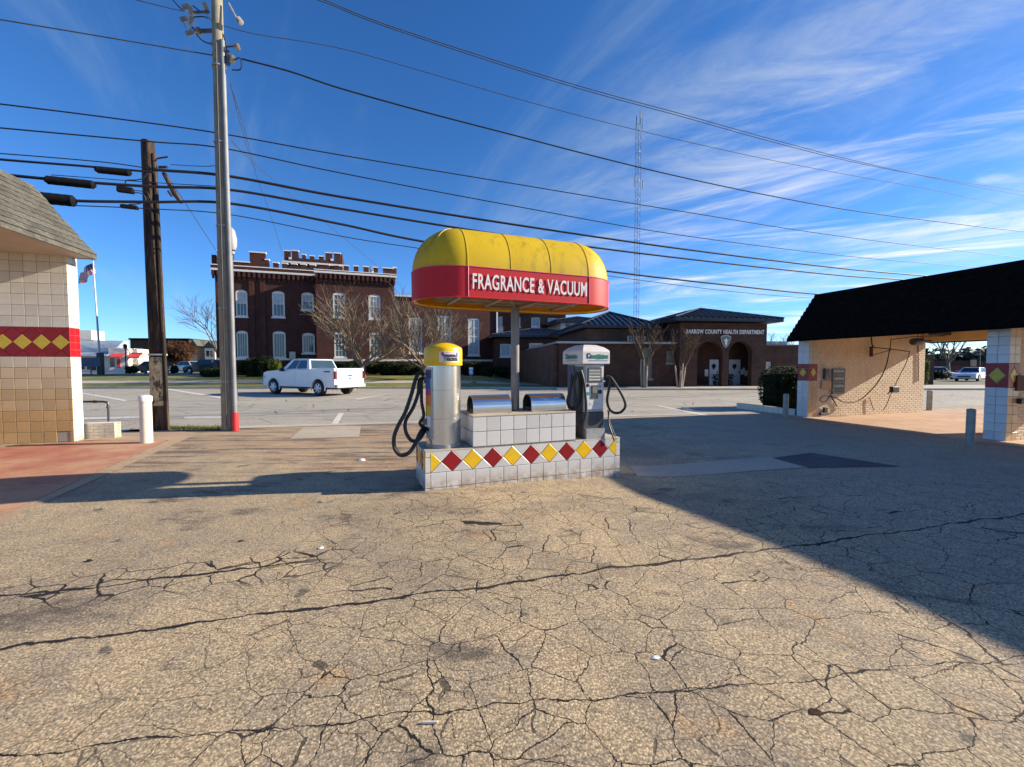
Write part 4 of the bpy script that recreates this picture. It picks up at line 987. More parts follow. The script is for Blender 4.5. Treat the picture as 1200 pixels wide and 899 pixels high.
# ============================================================ RIGHT WASH BUILDING
RW = Frame(gnd(946, 489).x, gnd(946, 489).y, R(16))
rw = empty('car_wash_bay', RW.o, RW.yaw, 'open wash bays of buff brick under a black mansard roof, right', 'building')
BD = 5.25; PT = .37; SP = 4.47; EH = 2.42; TH = 3.80; CH = 2.80
ends = [0, -SP, -2*SP, -3*SP]
rng = random.Random(21)
def pillar(y0, single, mesh_only=False):
    p = empty('tiled_pillar', (0, y0, 0)); p.parent = rw
    MB().box(.012, .36, .012, PT-.012, 0, CH).build('core', m_grout, p)
    zb0, zb1 = 1.14, 1.66
    if single:
        grid = [(a*.185, (a+1)*.185) for a in range(2)]
        for (a, b) in grid:
            z = 0
            while z < CH-.03:
                z1 = min(z+.19, CH)
                if z < zb0-.01: z1 = min(z1, zb0)
                if not (zb0-.01 <= z < zb1-.01):
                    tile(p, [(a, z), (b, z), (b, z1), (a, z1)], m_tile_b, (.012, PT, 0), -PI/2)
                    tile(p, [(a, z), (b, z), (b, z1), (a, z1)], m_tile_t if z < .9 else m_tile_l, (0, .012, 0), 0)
                    z = z1
                else: z = zb1
        for at, rz, dm in (((.012, PT, 0), -PI/2, m_ylo), ((0, .012, 0), 0, m_ylo)):
            q = .17; zc = (zb0+zb1)/2; xc = PT/2
            tile(p, [(xc-q*.8, zc), (xc, zc-q), (xc+q*.8, zc), (xc, zc+q)], dm, at, rz, .011, .004, 'diamond_tile')
            for sx, sz in ((-1, -1), (1, -1), (1, 1), (-1, 1)):
                pl = [(xc+sx*q*.86, zc), (xc, zc+sz*q*1.08), (xc, zc+sz*.26), (xc+sx*.185, zc+sz*.26), (xc+sx*.185, zc)]
                if sx*sz < 0: pl = pl[::-1]
                tile(p, pl, m_rdt, at, rz, .010, .003, 'band_tile')
    else:
        for nm, z0, z1, ma, mb_ in (('tile_facing', 0, zb0-.004, m_tile_b, m_tile_t), ('red_band', zb0, zb1, m_rdt, m_rdt), ('tile_facing', zb1+.004, CH, m_tile_b, m_tile_l)):
            A, Bm = MB(), MB(); zz = z0
            while zz < z1-.02:
                ze = min(zz+.19, z1)
                for a in range(2):
                    A.box(.002, .012, PT-(a+1)*.185+.003, PT-a*.185-.003, zz+.003, ze-.003); Bm.box(a*.18+.003+.012, a*.18+.177+.012, .002, .012, zz+.003, ze-.003)
                zz = ze
            for q_, mt in ((A, ma), (Bm, mb_)): o = q_.build(nm, mt, p); o['kind'] = 'stuff'
        for f in (0, 1):
            q = .15; zc = (zb0+zb1)/2; xc = PT/2
            tile(p, [(xc-q*.8, zc), (xc, zc-q), (xc+q*.8, zc), (xc, zc+q)], m_ylo, (.004, PT, 0) if not f else (0, .004, 0), -PI/2 if not f else 0, .012, .004, 'diamond_tile')
    return p
pillar(0, False); pillar(-SP, True); pillar(-2*SP, False); pillar(-3*SP, False)
# divider walls: laid brick by brick (joined, bricks a few pixels each)
def brick_wall(y, x0, x1, h, seed, face=True):
    MB().box(x0, x1, y+.035, y+PT-.035, 0, h).build('divider_wall', m_mortar, rw)
    if not face: return
    rg = random.Random(seed); mb = MB(); row = 0; z = .004
    while z < h-.02:
        x = x0-(.11 if row % 2 else 0)
        while x < x1:
            a, b = max(x, x0), min(x+.205, x1)
            if b-a > .03:
                pr_ = y+.028+rg.uniform(-.002, .002); k = len(mb.v)
                mb.v += [(a, pr_+.004, z), (b, pr_+.004, z), (b, pr_+.004, z+.062), (a, pr_+.004, z+.062), (a+.006, pr_, z+.006), (b-.006, pr_, z+.006), (b-.006, pr_, z+.056), (a+.006, pr_, z+.056), (a, y+.036, z), (b, y+.036, z), (b, y+.036, z+.062), (a, y+.036, z+.062)]
                for i in range(4): j = (i+1) % 4; mb.f += [(k+i, k+j, k+4+j, k+4+i), (k+8+i, k+8+j, k+j, k+i)]
                mb.f.append((k+4, k+5, k+6, k+7))
            x += .215
        z += .072; row += 1
    o = mb.build('brickwork', m_buff, rw); o['kind'] = 'stuff'
brick_wall(0, .36, BD, CH, 3); brick_wall(-SP, .36, BD, CH, 4); brick_wall(-2*SP, .36, BD, CH, 5, False); brick_wall(-3*SP, .36, BD, CH, 6, False)
# ceiling, beams, mansard
Y0, Y1 = -3*SP-.6, .42
MB().box(.05, BD-.02, Y0+.4, Y1-.1, CH+.002, CH+.10).build('ceiling', m_soff, rw)
MB().box(.02, .20, Y0+.4, -.004, EH+.02, CH).build('front_beam', m_plast, rw) if False else None
mb = MB().box(BD-.18, BD+.02, -SP+PT, -.002, EH+.0, CH); mb.build('rear_beam', m_plast, rw)
MB().box(BD-.18, BD+.02, -2*SP+PT, -SP-.002, EH, CH).build('rear_beam', m_plast, rw); MB().box(BD-.18, BD+.02, -3*SP+PT, -2*SP-.002, EH, CH).build('rear_beam', m_plast, rw)
e0, e1 = -.42, BD+.45; t0, t1 = .10, BD-.10; ty1 = -.10; ty0 = Y0+.5
mb = MB(); V = [(e0, Y0, EH), (e1, Y0, EH), (e1, Y1, EH), (e0, Y1, EH), (t0, ty0, TH), (t1, ty0, TH), (t1, ty1, TH), (t0, ty1, TH)]
mb.add(V, [(0, 1, 5, 4), (1, 2, 6, 5), (2, 3, 7, 6), (3, 0, 4, 7), (4, 5, 6, 7)]); mb.build('mansard_roof', m_dshing, rw)
mb = MB(); n = 11
for i in range(n):
    f0, f1 = i/n, (i+1)/n; a = Vector((e0, 0, EH)).lerp(Vector((t0, 0, TH)), f0); b = Vector((e0, 0, EH)).lerp(Vector((t0, 0, TH)), f1)
    ya, yb = Y1+(ty1-Y1)*f0, Y1+(ty1-Y1)*f1; zz = Y0+(ty0-Y0)*f0; y = ya
    while y > zz:
        w = .3; q = max(zz, y-w+.008); o1, o2 = .018+random.uniform(0, .006), .004
        mb.add([(a.x-o1, y, a.z-.01), (a.x-o1, q, a.z-.01), (b.x-o2, q, b.z), (b.x-o2, y, b.z), (a.x+.01, y, a.z-.01), (a.x+.01, q, a.z-.01)], [(0, 1, 2, 3), (0, 4, 5, 1)]); y -= w
o = mb.build('roof_shingles', m_dshing, rw); o['kind'] = 'stuff'
mb = MB(); mb.box(e0, e0+.02, Y0, Y1, EH-.06, EH-.001); mb.build('fascia_board', m_dshing, rw)
MB().box(e0+.022, .0-.002, Y0, Y1-.02, EH-.03, EH-.005).build('soffit', m_dshing, rw)
MB().box(e0+.022, e1-.02, PT+.01, Y1-.02, EH-.03, EH-.004).build('soffit', m_dshing, rw)
MB().box(BD+.03, e1-.02, Y0, Y1-.4, EH-.03, EH-.003).build('soffit', m_dshing, rw)
MB().box(0.0, .04, Y0+.3, -.002, EH-.03, CH).build('front_header', m_plast, rw)
# slab
strip('bay_slab', [RW.w(-.45, .6), RW.w(-.45, Y0), RW.w(BD+3, Y0), RW.w(BD+3, .6)], m_baypad, .006)
strip('bay_slab_joint', [RW.w(-.75, .7), RW.w(-.75, Y0), RW.w(-.45, Y0), RW.w(-.45, .7)], m_apron, .006)
# fittings seen on the far bay wall
def onwall(px, py, d=-.02, F=RW): x, z = F.loc(px, py, d); return Vector((x, d, z))
def wall_rect(px0, py0, px1, py1, d0, d1, mat, name, parent, F=RW):
    a, b, c, e = F.rect(px0, py0, px1, py1, d0); return MB().cbox(a, b, d0, d1, c, e, .004).build(name, mat, parent)
pn = empty('coin_box', (0, 0, 0)); pn.parent = rw
wall_rect(967.5, 432, 973, 444.5, -.07, .008, m_dkst, 'coin_box_body', pn)
wall_rect(969, 434, 971.5, 438, -.078, -.07, m_mgrey, 'coin_slot', pn)
ib = wall_rect(976, 432, 990.5, 461.5, -.03, .008, m_signg, 'instruction_board', rw)
for i in range(9):
    z0 = 434.5+i*2.9; a, b, c, e = RW.rect(977.5, z0, 989, z0+1.2, -.034); MB().box(a, b, -.035, -.031, c, e).build('print_line', m_mgrey if i % 3 else m_lgrey, ib)
wall_rect(963, 446, 974.5, 456, -.015, .008, m_tan, 'small_notice', rw)
def wtube(name, pts, r, mat=m_dkst, parent=rw, sm=True, F=RW, n=7):
    P = [onwall(*p, F=F) if len(p) > 2 else onwall(p[0], p[1], F=F) for p in pts]; P = cat_rom(P, 6) if sm else P
    return MB().tube(P, r, n).build(name, mat, parent, True)
m_rust = M('rusty_pipe', (0.10, 0.04, 0.03), .7, .3, .25, 12)
wtube('boom_bracket', [(1021, 406, -.1), (1021, 418, -.1)], .05, m_rust, sm=False)
wtube('boom_pipe', [(1021, 395, -.1), (1022, 404, -.1), (1024, 407, -.1)], .02, m_rust)
wtube('boom_arm', [(1021, 407, -.1), (1043, 409, -.3), (1066, 412, -.5)], .016, m_rust, sm=False); wtube('boom_strut', [(1021, 417, -.1), (1032, 413.5, -.2), (1044, 410, -.3)], .012, m_rust, sm=False)
wtube('boom_arm', [(1110, 393.5, -.6), (1070, 394.5, -.5), (1044, 398, -.4), (1043, 409, -.35)], .014, m_rust, sm=False)
wtube('wash_hose', [(1043, 408, -.35), (1038, 430, -.3), (1030, 446, -.22), (1020, 458, -.16), (1010, 467, -.12), (1000, 471.5, -.1), (988, 471, -.08), (979, 466, -.08), (973, 465, -.08)], .016, m_black)
wtube('wash_hose', [(1066, 412, -.5), (1062, 425, -.45), (1056, 437, -.4), (1050, 449, -.35), (1046, 458, -.3), (1043, 464, -.25), (1040, 472, -.2), (1035, 481, -.12)], .011, m_black)
wtube('wash_hose', [(973, 465, -.09), (966, 464, -.12), (961.5, 467, -.14), (963, 471, -.14), (968, 470, -.12), (972, 465, -.10)], .013, m_black)
wtube('spray_wand', [(973, 462, -.12), (976, 468, -.14), (981, 476, -.16)], .02, m_black, sm=False)
wtube('wand_holder', [(971, 462, -.1), (972, 457.5, -.1), (976, 457, -.1), (977, 461, -.1)], .012, m_galv)
wtube('foam_brush_wand', [(1040, 462, -.3), (1044, 458, -.32), (1050, 454.5, -.34)], .02, m_galv, sm=False)
a, b, c, e = RW.rect(1044, 453, 1052, 460, -.36); MB().cbox(a, b, -.42, -.30, c, e, .02).build('foam_brush', m_black, rw)
wtube('wall_pipe', [(1076, 405, .01), (1076, 447, .01)], .014, m_rust, sm=False)
wtube('floor_pipe', [(1019, 466, .0), (1024, 481, -.02)], .012, m_rust, sm=False)
a, b, c, e = RW.rect(966, 477.5, 970, 483.5, -.05); MB().cbox(a, b, -.06, .01, c, e, .01).build('drain_box', m_black, rw)
a, b, c, e = RW.rect(962, 484, 966, 487, -.05); MB().cbox(a, b, -.06, .01, max(c, .01), e, .01).build('valve_box', m_dkst, rw)
# heater hanging from the ceiling at the rear corner
p = onwall(1075, 400.5, -.35); ht = empty('ceiling_heater', tuple(p)); ht.parent = rw
MB().lathe([(.0, -.22), (.11, -.2), (.13, -.05), (.13, .12), (.10, .2), (0, .22)], 20, 0, 0, 0, 'x').build('drum', m_dkst, ht, True)
MB().tube([(.2, 0, 0), (.55, -.05, .02)], .04, 8).build('nozzle', m_dkst, ht, True); MB().tube([(0, 0, .1), (0, 0, CH-p.z)], .012, 6).build('hanger', m_dkst, ht)
a, b, c, e = RW.rect(1092, 389, 1110, 393, -.6); MB().cbox(a, b, -.75, -.5, c, CH, .02).build('light_box', m_dkst, rw)
# sign and box on the near bay wall at the frame edge
NW = Frame(RW.w(0, -SP).x, RW.w(0, -SP).y, RW.yaw)
a, b, c, e = NW.rect(1191.5, 440, 1202, 458, -.02); MB().cbox(a, b, -SP-.03, -SP+.008, c, e, .004).build('red_notice', m_rust, rw)
a, b, c, e = NW.rect(1195, 467, 1204, 473, -.05); MB().cbox(a, b, -SP-.08, -SP+.008, c, e, .01).build('coin_knob', m_black, rw)

# bush and low tiled kerb beside the far pillar
p = gnd(914, 481); leafy('round_bush', (p.x+.62, p.y+.75, .78), (.66, .90, .80), 5200, .040, m_leafd, 'tall clipped dark evergreen bush beside the far tiled pillar', 'bush', 5, boxy=True)
lk = RW.w(-.02, .42); lkr = empty('low_tiled_kerb', lk, RW.yaw, 'low white tiled kerb wall under the clipped dark bush', 'kerb wall')
MB().box(.01, .16, 0, 2.4, 0, .21).build('core', m_grout, lkr)
for i in range(12): tile(lkr, [(i*.2, 0), (i*.2+.2, 0), (i*.2+.2, .21), (i*.2, .21)], m_t4, (.01, 2.4, 0), -PI/2)

# ============================================================ UTILITY POLES
pb = gnd(268, 504); up = empty('utility_pole', pb, 0, 'tall pale wooden utility pole with conduit and insulators at the top', 'utility pole')
MB().lathe([(.150, -.1), (.145, 2), (.13, 6), (.112, 11.9), (.10, 12.0)], 18).build('pole', m_wood, up, True)
def lp(px, py, dy=0.0): return tuple(atY(px, py, pb.y+dy)-pb)
MB().tube([(.215, -.08, .42), (.20, -.08, 3.0), (.155, -.06, 6.5), (.13, -.05, 9.4)], .058, 10).build('conduit', m_mast, up, True)
MB().tube([(.225, -.09, 0), (.218, -.08, .45)], [.085, .075], 12).build('conduit_boot', m_redp, up, True)
MB().tube([(.06, -.16, .1), (.05, -.15, 5), (.04, -.13, 9.3)], .010, 5).build('ground_wire', m_cableg, up)
for z in (1.2, 3.0, 5.0, 7.0, 8.8): MB().lathe([(.152, z), (.152, z+.03)], 16).build('strap', m_galv, up, True)
def arm(a, b, r=.03, mat=m_dkst, name='bracket'): return MB().tube([lp(*a), lp(*b)], r, 6).build(name, mat, up, True)
def insul(px, py, dy=0, s_=1.0, vert=True, px2=None, py2=None):
    a = Vector(lp(px, py, dy)); 
    b = Vector(lp(px2, py2, dy)) if px2 else a+Vector((0, 0, .3*s_))
    n = 7; P = []; rs = []
    for i in range(n*2+1):
        P.append(a.lerp(b, i/(n*2))); rs.append((.055 if i % 2 else .028)*s_)
    return MB().tube(P, rs, 10).build('insulator', m_lgrey, up, True)
arm((257, 36), (232, 36.5), .045); arm((256, 34), (241, 16), .02, m_galv); arm((228, 14.5), (245, 14), .03)
arm((256, 30), (243, 20), .018, m_galv)
insul(214, 9, 0, 1.1, px2=223, py2=7); insul(222, 8, 0, 1, px2=226, py2=17); insul(218, 40, 0, 1.1, px2=227, py2=37); insul(226, 20, 0, 1, px2=222, py2=30)
insul(212, 23, 0, 1.1, px2=220, py2=22); insul(239, 4, 0, .9, px2=243, py2=12); insul(232, 40, 0, 1.2, px2=233, py2=33); insul(247, 52, 0, .9, px2=254, py2=50)
insul(272, 65, 0, 1.2, px2=272, py2=74); insul(277, 52, 0, 1.1, px2=279, py2=58); insul(251, 62, 0, 1, px2=251, py2=70); insul(279, 22, 0, 1.2, px2=283, py2=27)
arm((222, 16), (224, 38), .03, m_lgrey); arm((214, 24), (220, 38), .014, m_galv); arm((268, 4), (281, 29), .025, m_galv); arm((262, 55), (278, 54), .02); arm((262, 66), (272, 68), .03, m_galv)
arm((267, 60), (267, 76), .05, m_dkst)
def jump(pts, r=.014, dy=0): return MB().tube(cat_rom([lp(x, y, dy) for x, y in pts], 6), r, 5).build('jumper_wire', m_cable, up)
jump([(227, 20), (240, 20), (252, 27), (262, 42), (266, 60)]); jump([(226, 32), (235, 46), (248, 52), (262, 53)]); jump([(214, 12), (206, 4), (200, -4)]); jump([(272, 72), (281, 68), (283, 78), (280, 82), (272, 82)]); jump([(226, 7), (236, 14), (241, 14)]); jump([(222, 30), (230, 36), (233, 38)])
# old dark pole
pd = gnd(189, 504); dp_ = empty('utility_pole', pd, 0, 'short dark creosoted utility pole with peeling cream paint near its base', 'utility pole')
PH = atY(178, 166, pd.y).z; dp_.rotation_euler = (0, R(-.35), 0)
MB().tube([(0, 0, -.1), (-.02, 0, 2), (-.045, 0, 4.5), (-.05, 0, PH)], [.175, .165, .15, .135], 18).build('pole', m_dwood, dp_, True)
mb = MB(); n = 14
for j in range(13):
    z = .62+j*.10
    for i in range(n+1): a = R(185+150*i/n); q = .178-.002*j/12; mb.v.append((q*math.cos(a)-.012, q*math.sin(a), z))
for j in range(12):
    for i in range(n): k = j*(n+1)+i; mb.f.append((k, k+1, k+n+2, k+n+1))
o = mb.build('peeling_paint', m_peel, dp_, True); o.modifiers.new('t', 'SOLIDIFY').thickness = .005
MB().lathe([(.186, 1.86), (.19, 1.88), (.186, 1.90)], 18, -.014).build('band', m_cream, dp_, True)
MB().tube([(.185, -.03, 0), (.17, -.03, 2.5), (.14, -.02, 5), (.11, -.02, PH-.3)], .045, 8).build('cable_guard', m_dwood, dp_, True)
def lq(px, py, dy=0.0): return tuple(atY(px, py, pd.y+dy)-pd)
for a, b, r_ in (((186, 186), (199, 184), .02), ((188, 196), (198, 196), .03), ((174, 205), (180, 205), .04), ((174, 219), (180, 219), .04)): MB().tube([lq(*a), lq(*b)], r_, 6).build('bolt_bracket', m_dkst, dp_, True)
MB().tube([lq(194, 203, .1), lq(207, 228, .1), lq(214, 238, .1)], [.05, .06, .04], 8).build('guy_strain_guard', m_dwood, dp_, True)
MB().tube([lq(199, 224), lq(203, 230)], .03, 6).build('bolt_bracket', m_dkst, dp_, True)
# ------------------------------------------------------------ overhead wires
WF = Frame(pb.x, pb.y, R(24))
def wire(pts, r, label, mat=None, group='overhead wires', d=0.0, name='overhead_cable', dbl=None):
    P = []
    for px, py in pts: x, z = WF.loc(px, py, d); P.append(WF.w(x, d, z))
    Q = cat_rom(P, 8); mb = MB(); mb.tube(Q, r, 5)
    o = mb.build(name, mat or m_cable, None, True); tag(o, label, 'cable', group); return o
wire([(-60, 115), (0, 122), (120, 137), (255, 156), (400, 182), (600, 215), (800, 248), (1000, 279), (1205, 303), (1260, 308)], .016, 'upper single wire sloping from the left edge past both poles')
wire([(-60, 144), (0, 150), (175, 166), (262, 174), (400, 203), (600, 241), (800, 276), (1000, 301), (1140, 313), (1260, 322)], .016, 'second single wire touching the top of the dark pole')
wire([(180, 199), (270, 207), (400, 231), (600, 263), (800, 292), (980, 314), (1080, 323), (1200, 332)], .036, 'topmost of the three thick black cables crossing above the canopy')
wire([(-60, 180), (0, 187), (100, 195), (180, 202)], .026, 'cable from left edge with a black splice box by the dark pole', m_cable)
wire([(-60, 199), (15, 206), (90, 213), (180, 219), (272, 223), (400, 245), (600, 277), (783, 301), (975, 322), (1060, 328), (1200, 338)], .034, 'middle of the three thick black cables crossing above the canopy')
wire([(-60, 226), (50, 233), (100, 236), (180, 237), (272, 239), (400, 263), (500, 284), (705, 317), (860, 335), (960, 345), (1080, 352)], .034, 'lowest of the three thick black cables passing behind the canopy')
wire([(88, 241), (180, 245), (272, 252), (400, 277), (490, 291), (710, 323), (860, 342), (960, 350), (1080, 357)], .012, 'thin wire just below the three thick cables')
wire([(283, 69), (340, 84), (400, 104), (500, 132), (600, 158), (700, 184), (800, 208), (900, 229), (1000, 247), (1100, 260), (1205, 272), (1300, 280)], .022, 'dark wire running right from the insulators of the tall pole')
wire([(262, 30), (300, 40), (400, 57), (500, 85), (600, 114), (700, 141), (800, 165), (900, 187), (1000, 206), (1100, 224), (1180, 241), (1280, 256)], .010, 'faint thin wire leaving the tall pole above the dark one', m_cableg)
wire([(262, -45), (375, -2), (450, 28), (600, 77), (700, 107), (800, 134), (900, 162), (1000, 188), (1100, 210), (1205, 230), (1300, 246)], .013, 'upper wire of the close pair slanting across the high sky', m_cableg)
wire([(262, -38), (378, 2), (450, 30.5), (600, 80), (700, 110), (800, 137), (900, 165), (1000, 190), (1100, 209), (1205, 225), (1300, 238)], .013, 'lower wire of the close pair slanting across the high sky', m_cableg)
wire([(-60, 14), (0, 23), (120, 43), (250, 65)], .014, 'grey wire from the upper left corner to the tall pole', m_cableg)
wire([(120, -10), (160, 0), (200, 10), (217, 13)], .010, 'short grey wire at the top edge left of the tall pole', m_cableg)
wire([(-60, 177), (0, 180), (120, 190), (178, 198)], .012, 'thin messenger wire above the left splice box', m_cable)
wire([(200, 193), (240, 195), (262, 193)], .008, 'short thin wire between the dark pole and the tall pole', m_cable)
wire([(60, 205), (100, 208), (180, 214), (264, 219)], .009, 'thin lashing wire beside the middle cable at left', m_cable)
def guy(pts, r, label, Y0, Y1):
    n = len(pts); P = [atY(x, y, Y0+(Y1-Y0)*i/(n-1)) for i, (x, y) in enumerate(pts)]
    tag(MB().tube(cat_rom(P, 6), r, 5).build('guy_wire', m_cableg, None, True), label, 'cable', 'guy and drop wires')
guy([(200, 212), (225, 250), (256, 298)], .010, 'guy wire running down from the dark pole behind the tall pole', 10.9, 16)
guy([(270, 98), (283, 150), (300, 205), (318, 255), (332, 300)], .012, 'service drop curving down from the tall pole to the castle parapet', 10.9, 40)
guy([(272, 166), (300, 193), (340, 228), (390, 268), (440, 310), (470, 336)], .014, 'service drop slanting right down to the castle parapet corner', 10.9, 43)
guy([(270, 100), (281, 133), (292, 172), (300, 200)], .010, 'second strand beside the steep service drop', 10.95, 24)
def splice(x0, y0, x1, y1, r, label):
    a = WF.loc(x0, y0, 0); b = WF.loc(x1, y1, 0); A, B_ = WF.w(a[0], 0, a[1]), WF.w(b[0], 0, b[1]); L = (B_-A).length; d = (B_-A).normalized()
    P = [A-d*.0, A+d*.04, A+d*.05]+[A.lerp(B_, t/10) for t in range(1, 10)]+[B_-d*.05, B_-d*.04, B_]
    rs = [r*.5, r*.85, r]+[r*(1.0 if i % 2 else .96) for i in range(9)]+[r, r*.85, r*.5]
    tag(MB().tube(P, rs, 12).build('splice_case', m_casing, None, True), label, 'splice case')
splice(111, 198.5, 154, 203, .078, 'small black splice case on the cable nearest the dark pole')
splice(52, 210.5, 112, 217, .092, 'long black splice case left of the hanging cable box')
splice(40, 231, 89, 236, .125, 'fat black splice case beside the grey roof edge')
p = WF.loc(147, 222); q = WF.w(p[0], 0, p[1]); cb = empty('cable_box', q, WF.yaw, 'small black box and looped leads hanging under the cables', 'cable box')
MB().cbox(-.15, .15, -.06, .06, -.07, .05, .02).build('box_body', m_casing, cb); MB().cbox(-.10, .22, -.05, .05, -.42, -.34, .02).build('lower_box', m_casing, cb)
MB().tube(cat_rom([(.0, 0, .05), (.02, 0, .2), (.18, 0, .24), (.32, 0, .3), (.42, 0, .45)], 6), .014, 5).build('lead', m_cable, cb)
MB().tube(cat_rom([(.1, 0, -.05), (.3, 0, -.05), (.36, 0, -.18), (.25, 0, -.28), (.05, 0, -.33)], 6), .012, 5).build('lead', m_cable, cb)
MB().tube(cat_rom([(.15, 0, 0), (.38, 0, 0), (.42, 0, -.12), (.3, 0, -.22)], 6), .010, 5).build('lead', m_cable, cb)

# street lamp between pole and castle
sp_ = gnd(276.5, 470); sl_ = empty('street_lamp', (sp_.x, sp_.y, 0), 0, 'decorative street lamp with a pale lantern head behind the tall pole', 'street lamp')
zt = atY(277, 266, sp_.y).z; z1 = atY(277, 293, sp_.y).z
MB().lathe([(.10, 0), (.06, .8), (.04, 1), (.035, z1-.25), (.08, z1-.2), (.05, z1-.05), (.13, z1)], 12).build('pole', m_dkst, sl_, True)
MB().lathe([(.13, z1+.001), (.2, z1+.15), (.21, z1+.5), (.13, zt-.15), (.05, zt-.05), (0, zt)], 16).build('lantern_globe', m_lgrey, sl_, True)

# ============================================================ CASTLE-LIKE BRICK BUILDING
GZ = .7
def mk(F, name, label, cat, group=None): return empty(name, F.o, F.yaw, label, cat, group)
CF = Frame(-27.6, 40.0, R(18.4), GZ)
C2 = Frame(-18.72, 41.0, R(19.0), GZ)
def yoff(F, G, x=0):                                     # local y of frame G's origin in F
    d = G.o-F.o; return d.dot(F.u), d.dot(F.n)
castle = mk(CF, 'castle_building', 'two storey dark red brick building with battlements and white trim', 'building')
x2, y2 = yoff(CF, C2)
cap_z = CF.loc(255, 317)[1]; LWd = CF.loc(372, 324)[0]
holes = []
def wins(F, lst, d=0): return [F.rect(*q, d) for q in lst]
WL = wins(CF, [(262, 339, 274, 371), (276, 339.5, 290, 371), (318.7, 341, 333.6, 371.6), (353, 342.6, 367.7, 363.4), (277, 387.5, 290.7, 419), (319.6, 388, 334.8, 419.5), (354, 390, 368.7, 414)])
WL = WL[1:]
mb = MB(); holed(mb, 0, LWd, 0, cap_z, [(a, b, c, d) for a, b, c, d in WL], 0, .2)
mb.box(0, LWd, .25, 14, 0, cap_z); mb.quad((0, 0, 0), (0, .25, 0), (0, .25, cap_z), (0, 0, cap_z)); mb.build('wall', m_brick, castle)
for i, (a, b, c, d) in enumerate(WL): window(castle, a+.01, b-.01, c+.01, d-.01, 0, .16, 4 if i > 2 else 3, 1 if i > 2 else 2, m_glass if i < 3 else m_glass, m_brick, blind=(i < 3), mid=(i < 3))
# pilasters and corbels, left wing
for px in (296, 303): pass
for px0, px1 in ((293, 299), (306, 312)):
    a = CF.loc(px0, 380)[0]; b = CF.loc(px1, 380)[0]; MB().box(a, b, -.12, -.002, 0, cap_z-.5).build('pilaster', m_brick, castle)
MB().box(-.25, LWd+.1, -.28, 14.2, cap_z-.01, cap_z+.17).build('white_cornice', m_stone, castle)
def corbels(F, x0, x1, z, parent, y=0, step=.42):
    mb = MB(); x = x0
    while x < x1: mb.box(x, x+.2, y-.26, y-.002, z-.5, z-.02); mb.box(x+.02, x+.18, y-.16, y-.003, z-.75, z-.5); x += step
    o = mb.build('corbel_row', m_brick, parent); o['kind'] = 'stuff'
corbels(CF, -.2, LWd, cap_z, castle)
def parapet(parent, F, spans, y, th, zbase, zlow):
    """spans: (px0, px1, ytop) merlons; a low wall zbase..zlow runs the whole way"""
    for (p0, p1, yt) in spans:
        a = F.loc(p0, yt+5, y)[0]; b = F.loc(p1, yt+5, y)[0]; t = F.loc((p0+p1)/2, yt, y)[1]
        if t > zlow+.05:
            m = MB().box(a, b, y, y+th, zlow+.001, t).build('merlon', m_brick, parent); MB().box(a-.05, b+.05, y-.05, y+th+.05, t, t+.12).build('merlon_cap', m_stone, m)
zl = CF.loc(300, 314.2)[1]
MB().box(-.25, LWd+.1, -.25, .10, cap_z+.172, zl).build('parapet_wall', m_brick, castle)
MB().box(-.25, LWd+.1, -.29, .12, zl-.001, zl+.09).build('parapet_cap', m_stone, castle)
parapet(castle, CF, [(254.5, 273, 295.5), (273, 292.5, 307.5), (292.5, 311, 296.5), (311, 315, 305), (320, 326, 308.5), (330.5, 336.5, 309.5), (341.5, 347.5, 310), (352.5, 358.5, 310.5), (363.5, 369.5, 311)], -.25, .33, cap_z, zl+.091)
MB().box(-.25, .10, .10, 12, cap_z+.172, zl+1.0).build('parapet_wall', m_brick, castle)
# right wing (steps forward)
WR = wins(C2, [(390, 342.6, 405, 372.3), (431.8, 345, 446, 374), (391.6, 388.6, 405.6, 419), (433, 389, 446.7, 419.5)])
R2 = C2.loc(462, 330)[0]; cz2 = C2.loc(372, 319.9)[1]
rwing = empty('right_wing', (x2, y2, 0), C2.yaw-CF.yaw); rwing.parent = castle
mb = MB(); holed(mb, 0, R2, 0, cz2, WR, 0, .2); mb.box(0, R2, .25, 12, 0, cz2); mb.quad((0, 0, 0), (0, .25, 0), (0, .25, cz2), (0, 0, cz2)); mb.quad((R2, .25, 0), (R2, 0, 0), (R2, 0, cz2), (R2, .25, cz2)); mb.build('wall', m_brick, rwing)
def swin(parent, rects, y=0, arch=.14, nx=3, nz=4, blind_i=()):
    for i, (a, b, c, d) in enumerate(rects):
        w = window(parent, a+.01, b-.01, c+.01, d-.01, y, arch, nx, nz, m_blind if i in blind_i else m_glass, m_brick, mid=True)
swin(castle, [], 0)
cr_ = empty('castle_wing_windows', (0, 0, 0)); cr_.parent = rwing
bpy.data.objects.remove(cr_)
# windows of the wing hang on the castle with the wing's turn baked in by parenting to an empty part
wing_win = rwing
swin(wing_win, WR, 0, .14, 3, 4, (1,))
MB().box(-.1, R2+.25, -.28, 12, cz2-.01, cz2+.17).build('white_cornice', m_stone, rwing); corbels(C2, 0, R2+.2, cz2, rwing)
zl2 = C2.loc(420, 320)[1]
MB().box(-.1, R2+.25, -.25, .10, cz2+.172, zl2).build('parapet_wall', m_brick, rwing)
MB().box(-.1, R2+.25, -.29, .12, zl2-.001, zl2+.08).build('parapet_cap', m_stone, rwing)
parapet(rwing, C2, [(372.5, 385.5, 310.5), (391.5, 397.5, 311.5), (403, 408.5, 312), (414.5, 420, 312.5), (426, 432, 313.2), (437.5, 443, 314), (449, 461, 315)], -.25, .33, cz2, zl2+.081)
MB().box(R2-.08, R2+.25, .10, 11, cz2+.172, zl2+.75).build('parapet_wall', m_brick, rwing)
MB().box(R2-.12, R2+.29, .10, 11, zl2+.751, zl2+.88).build('parapet_cap', m_stone, rwing)
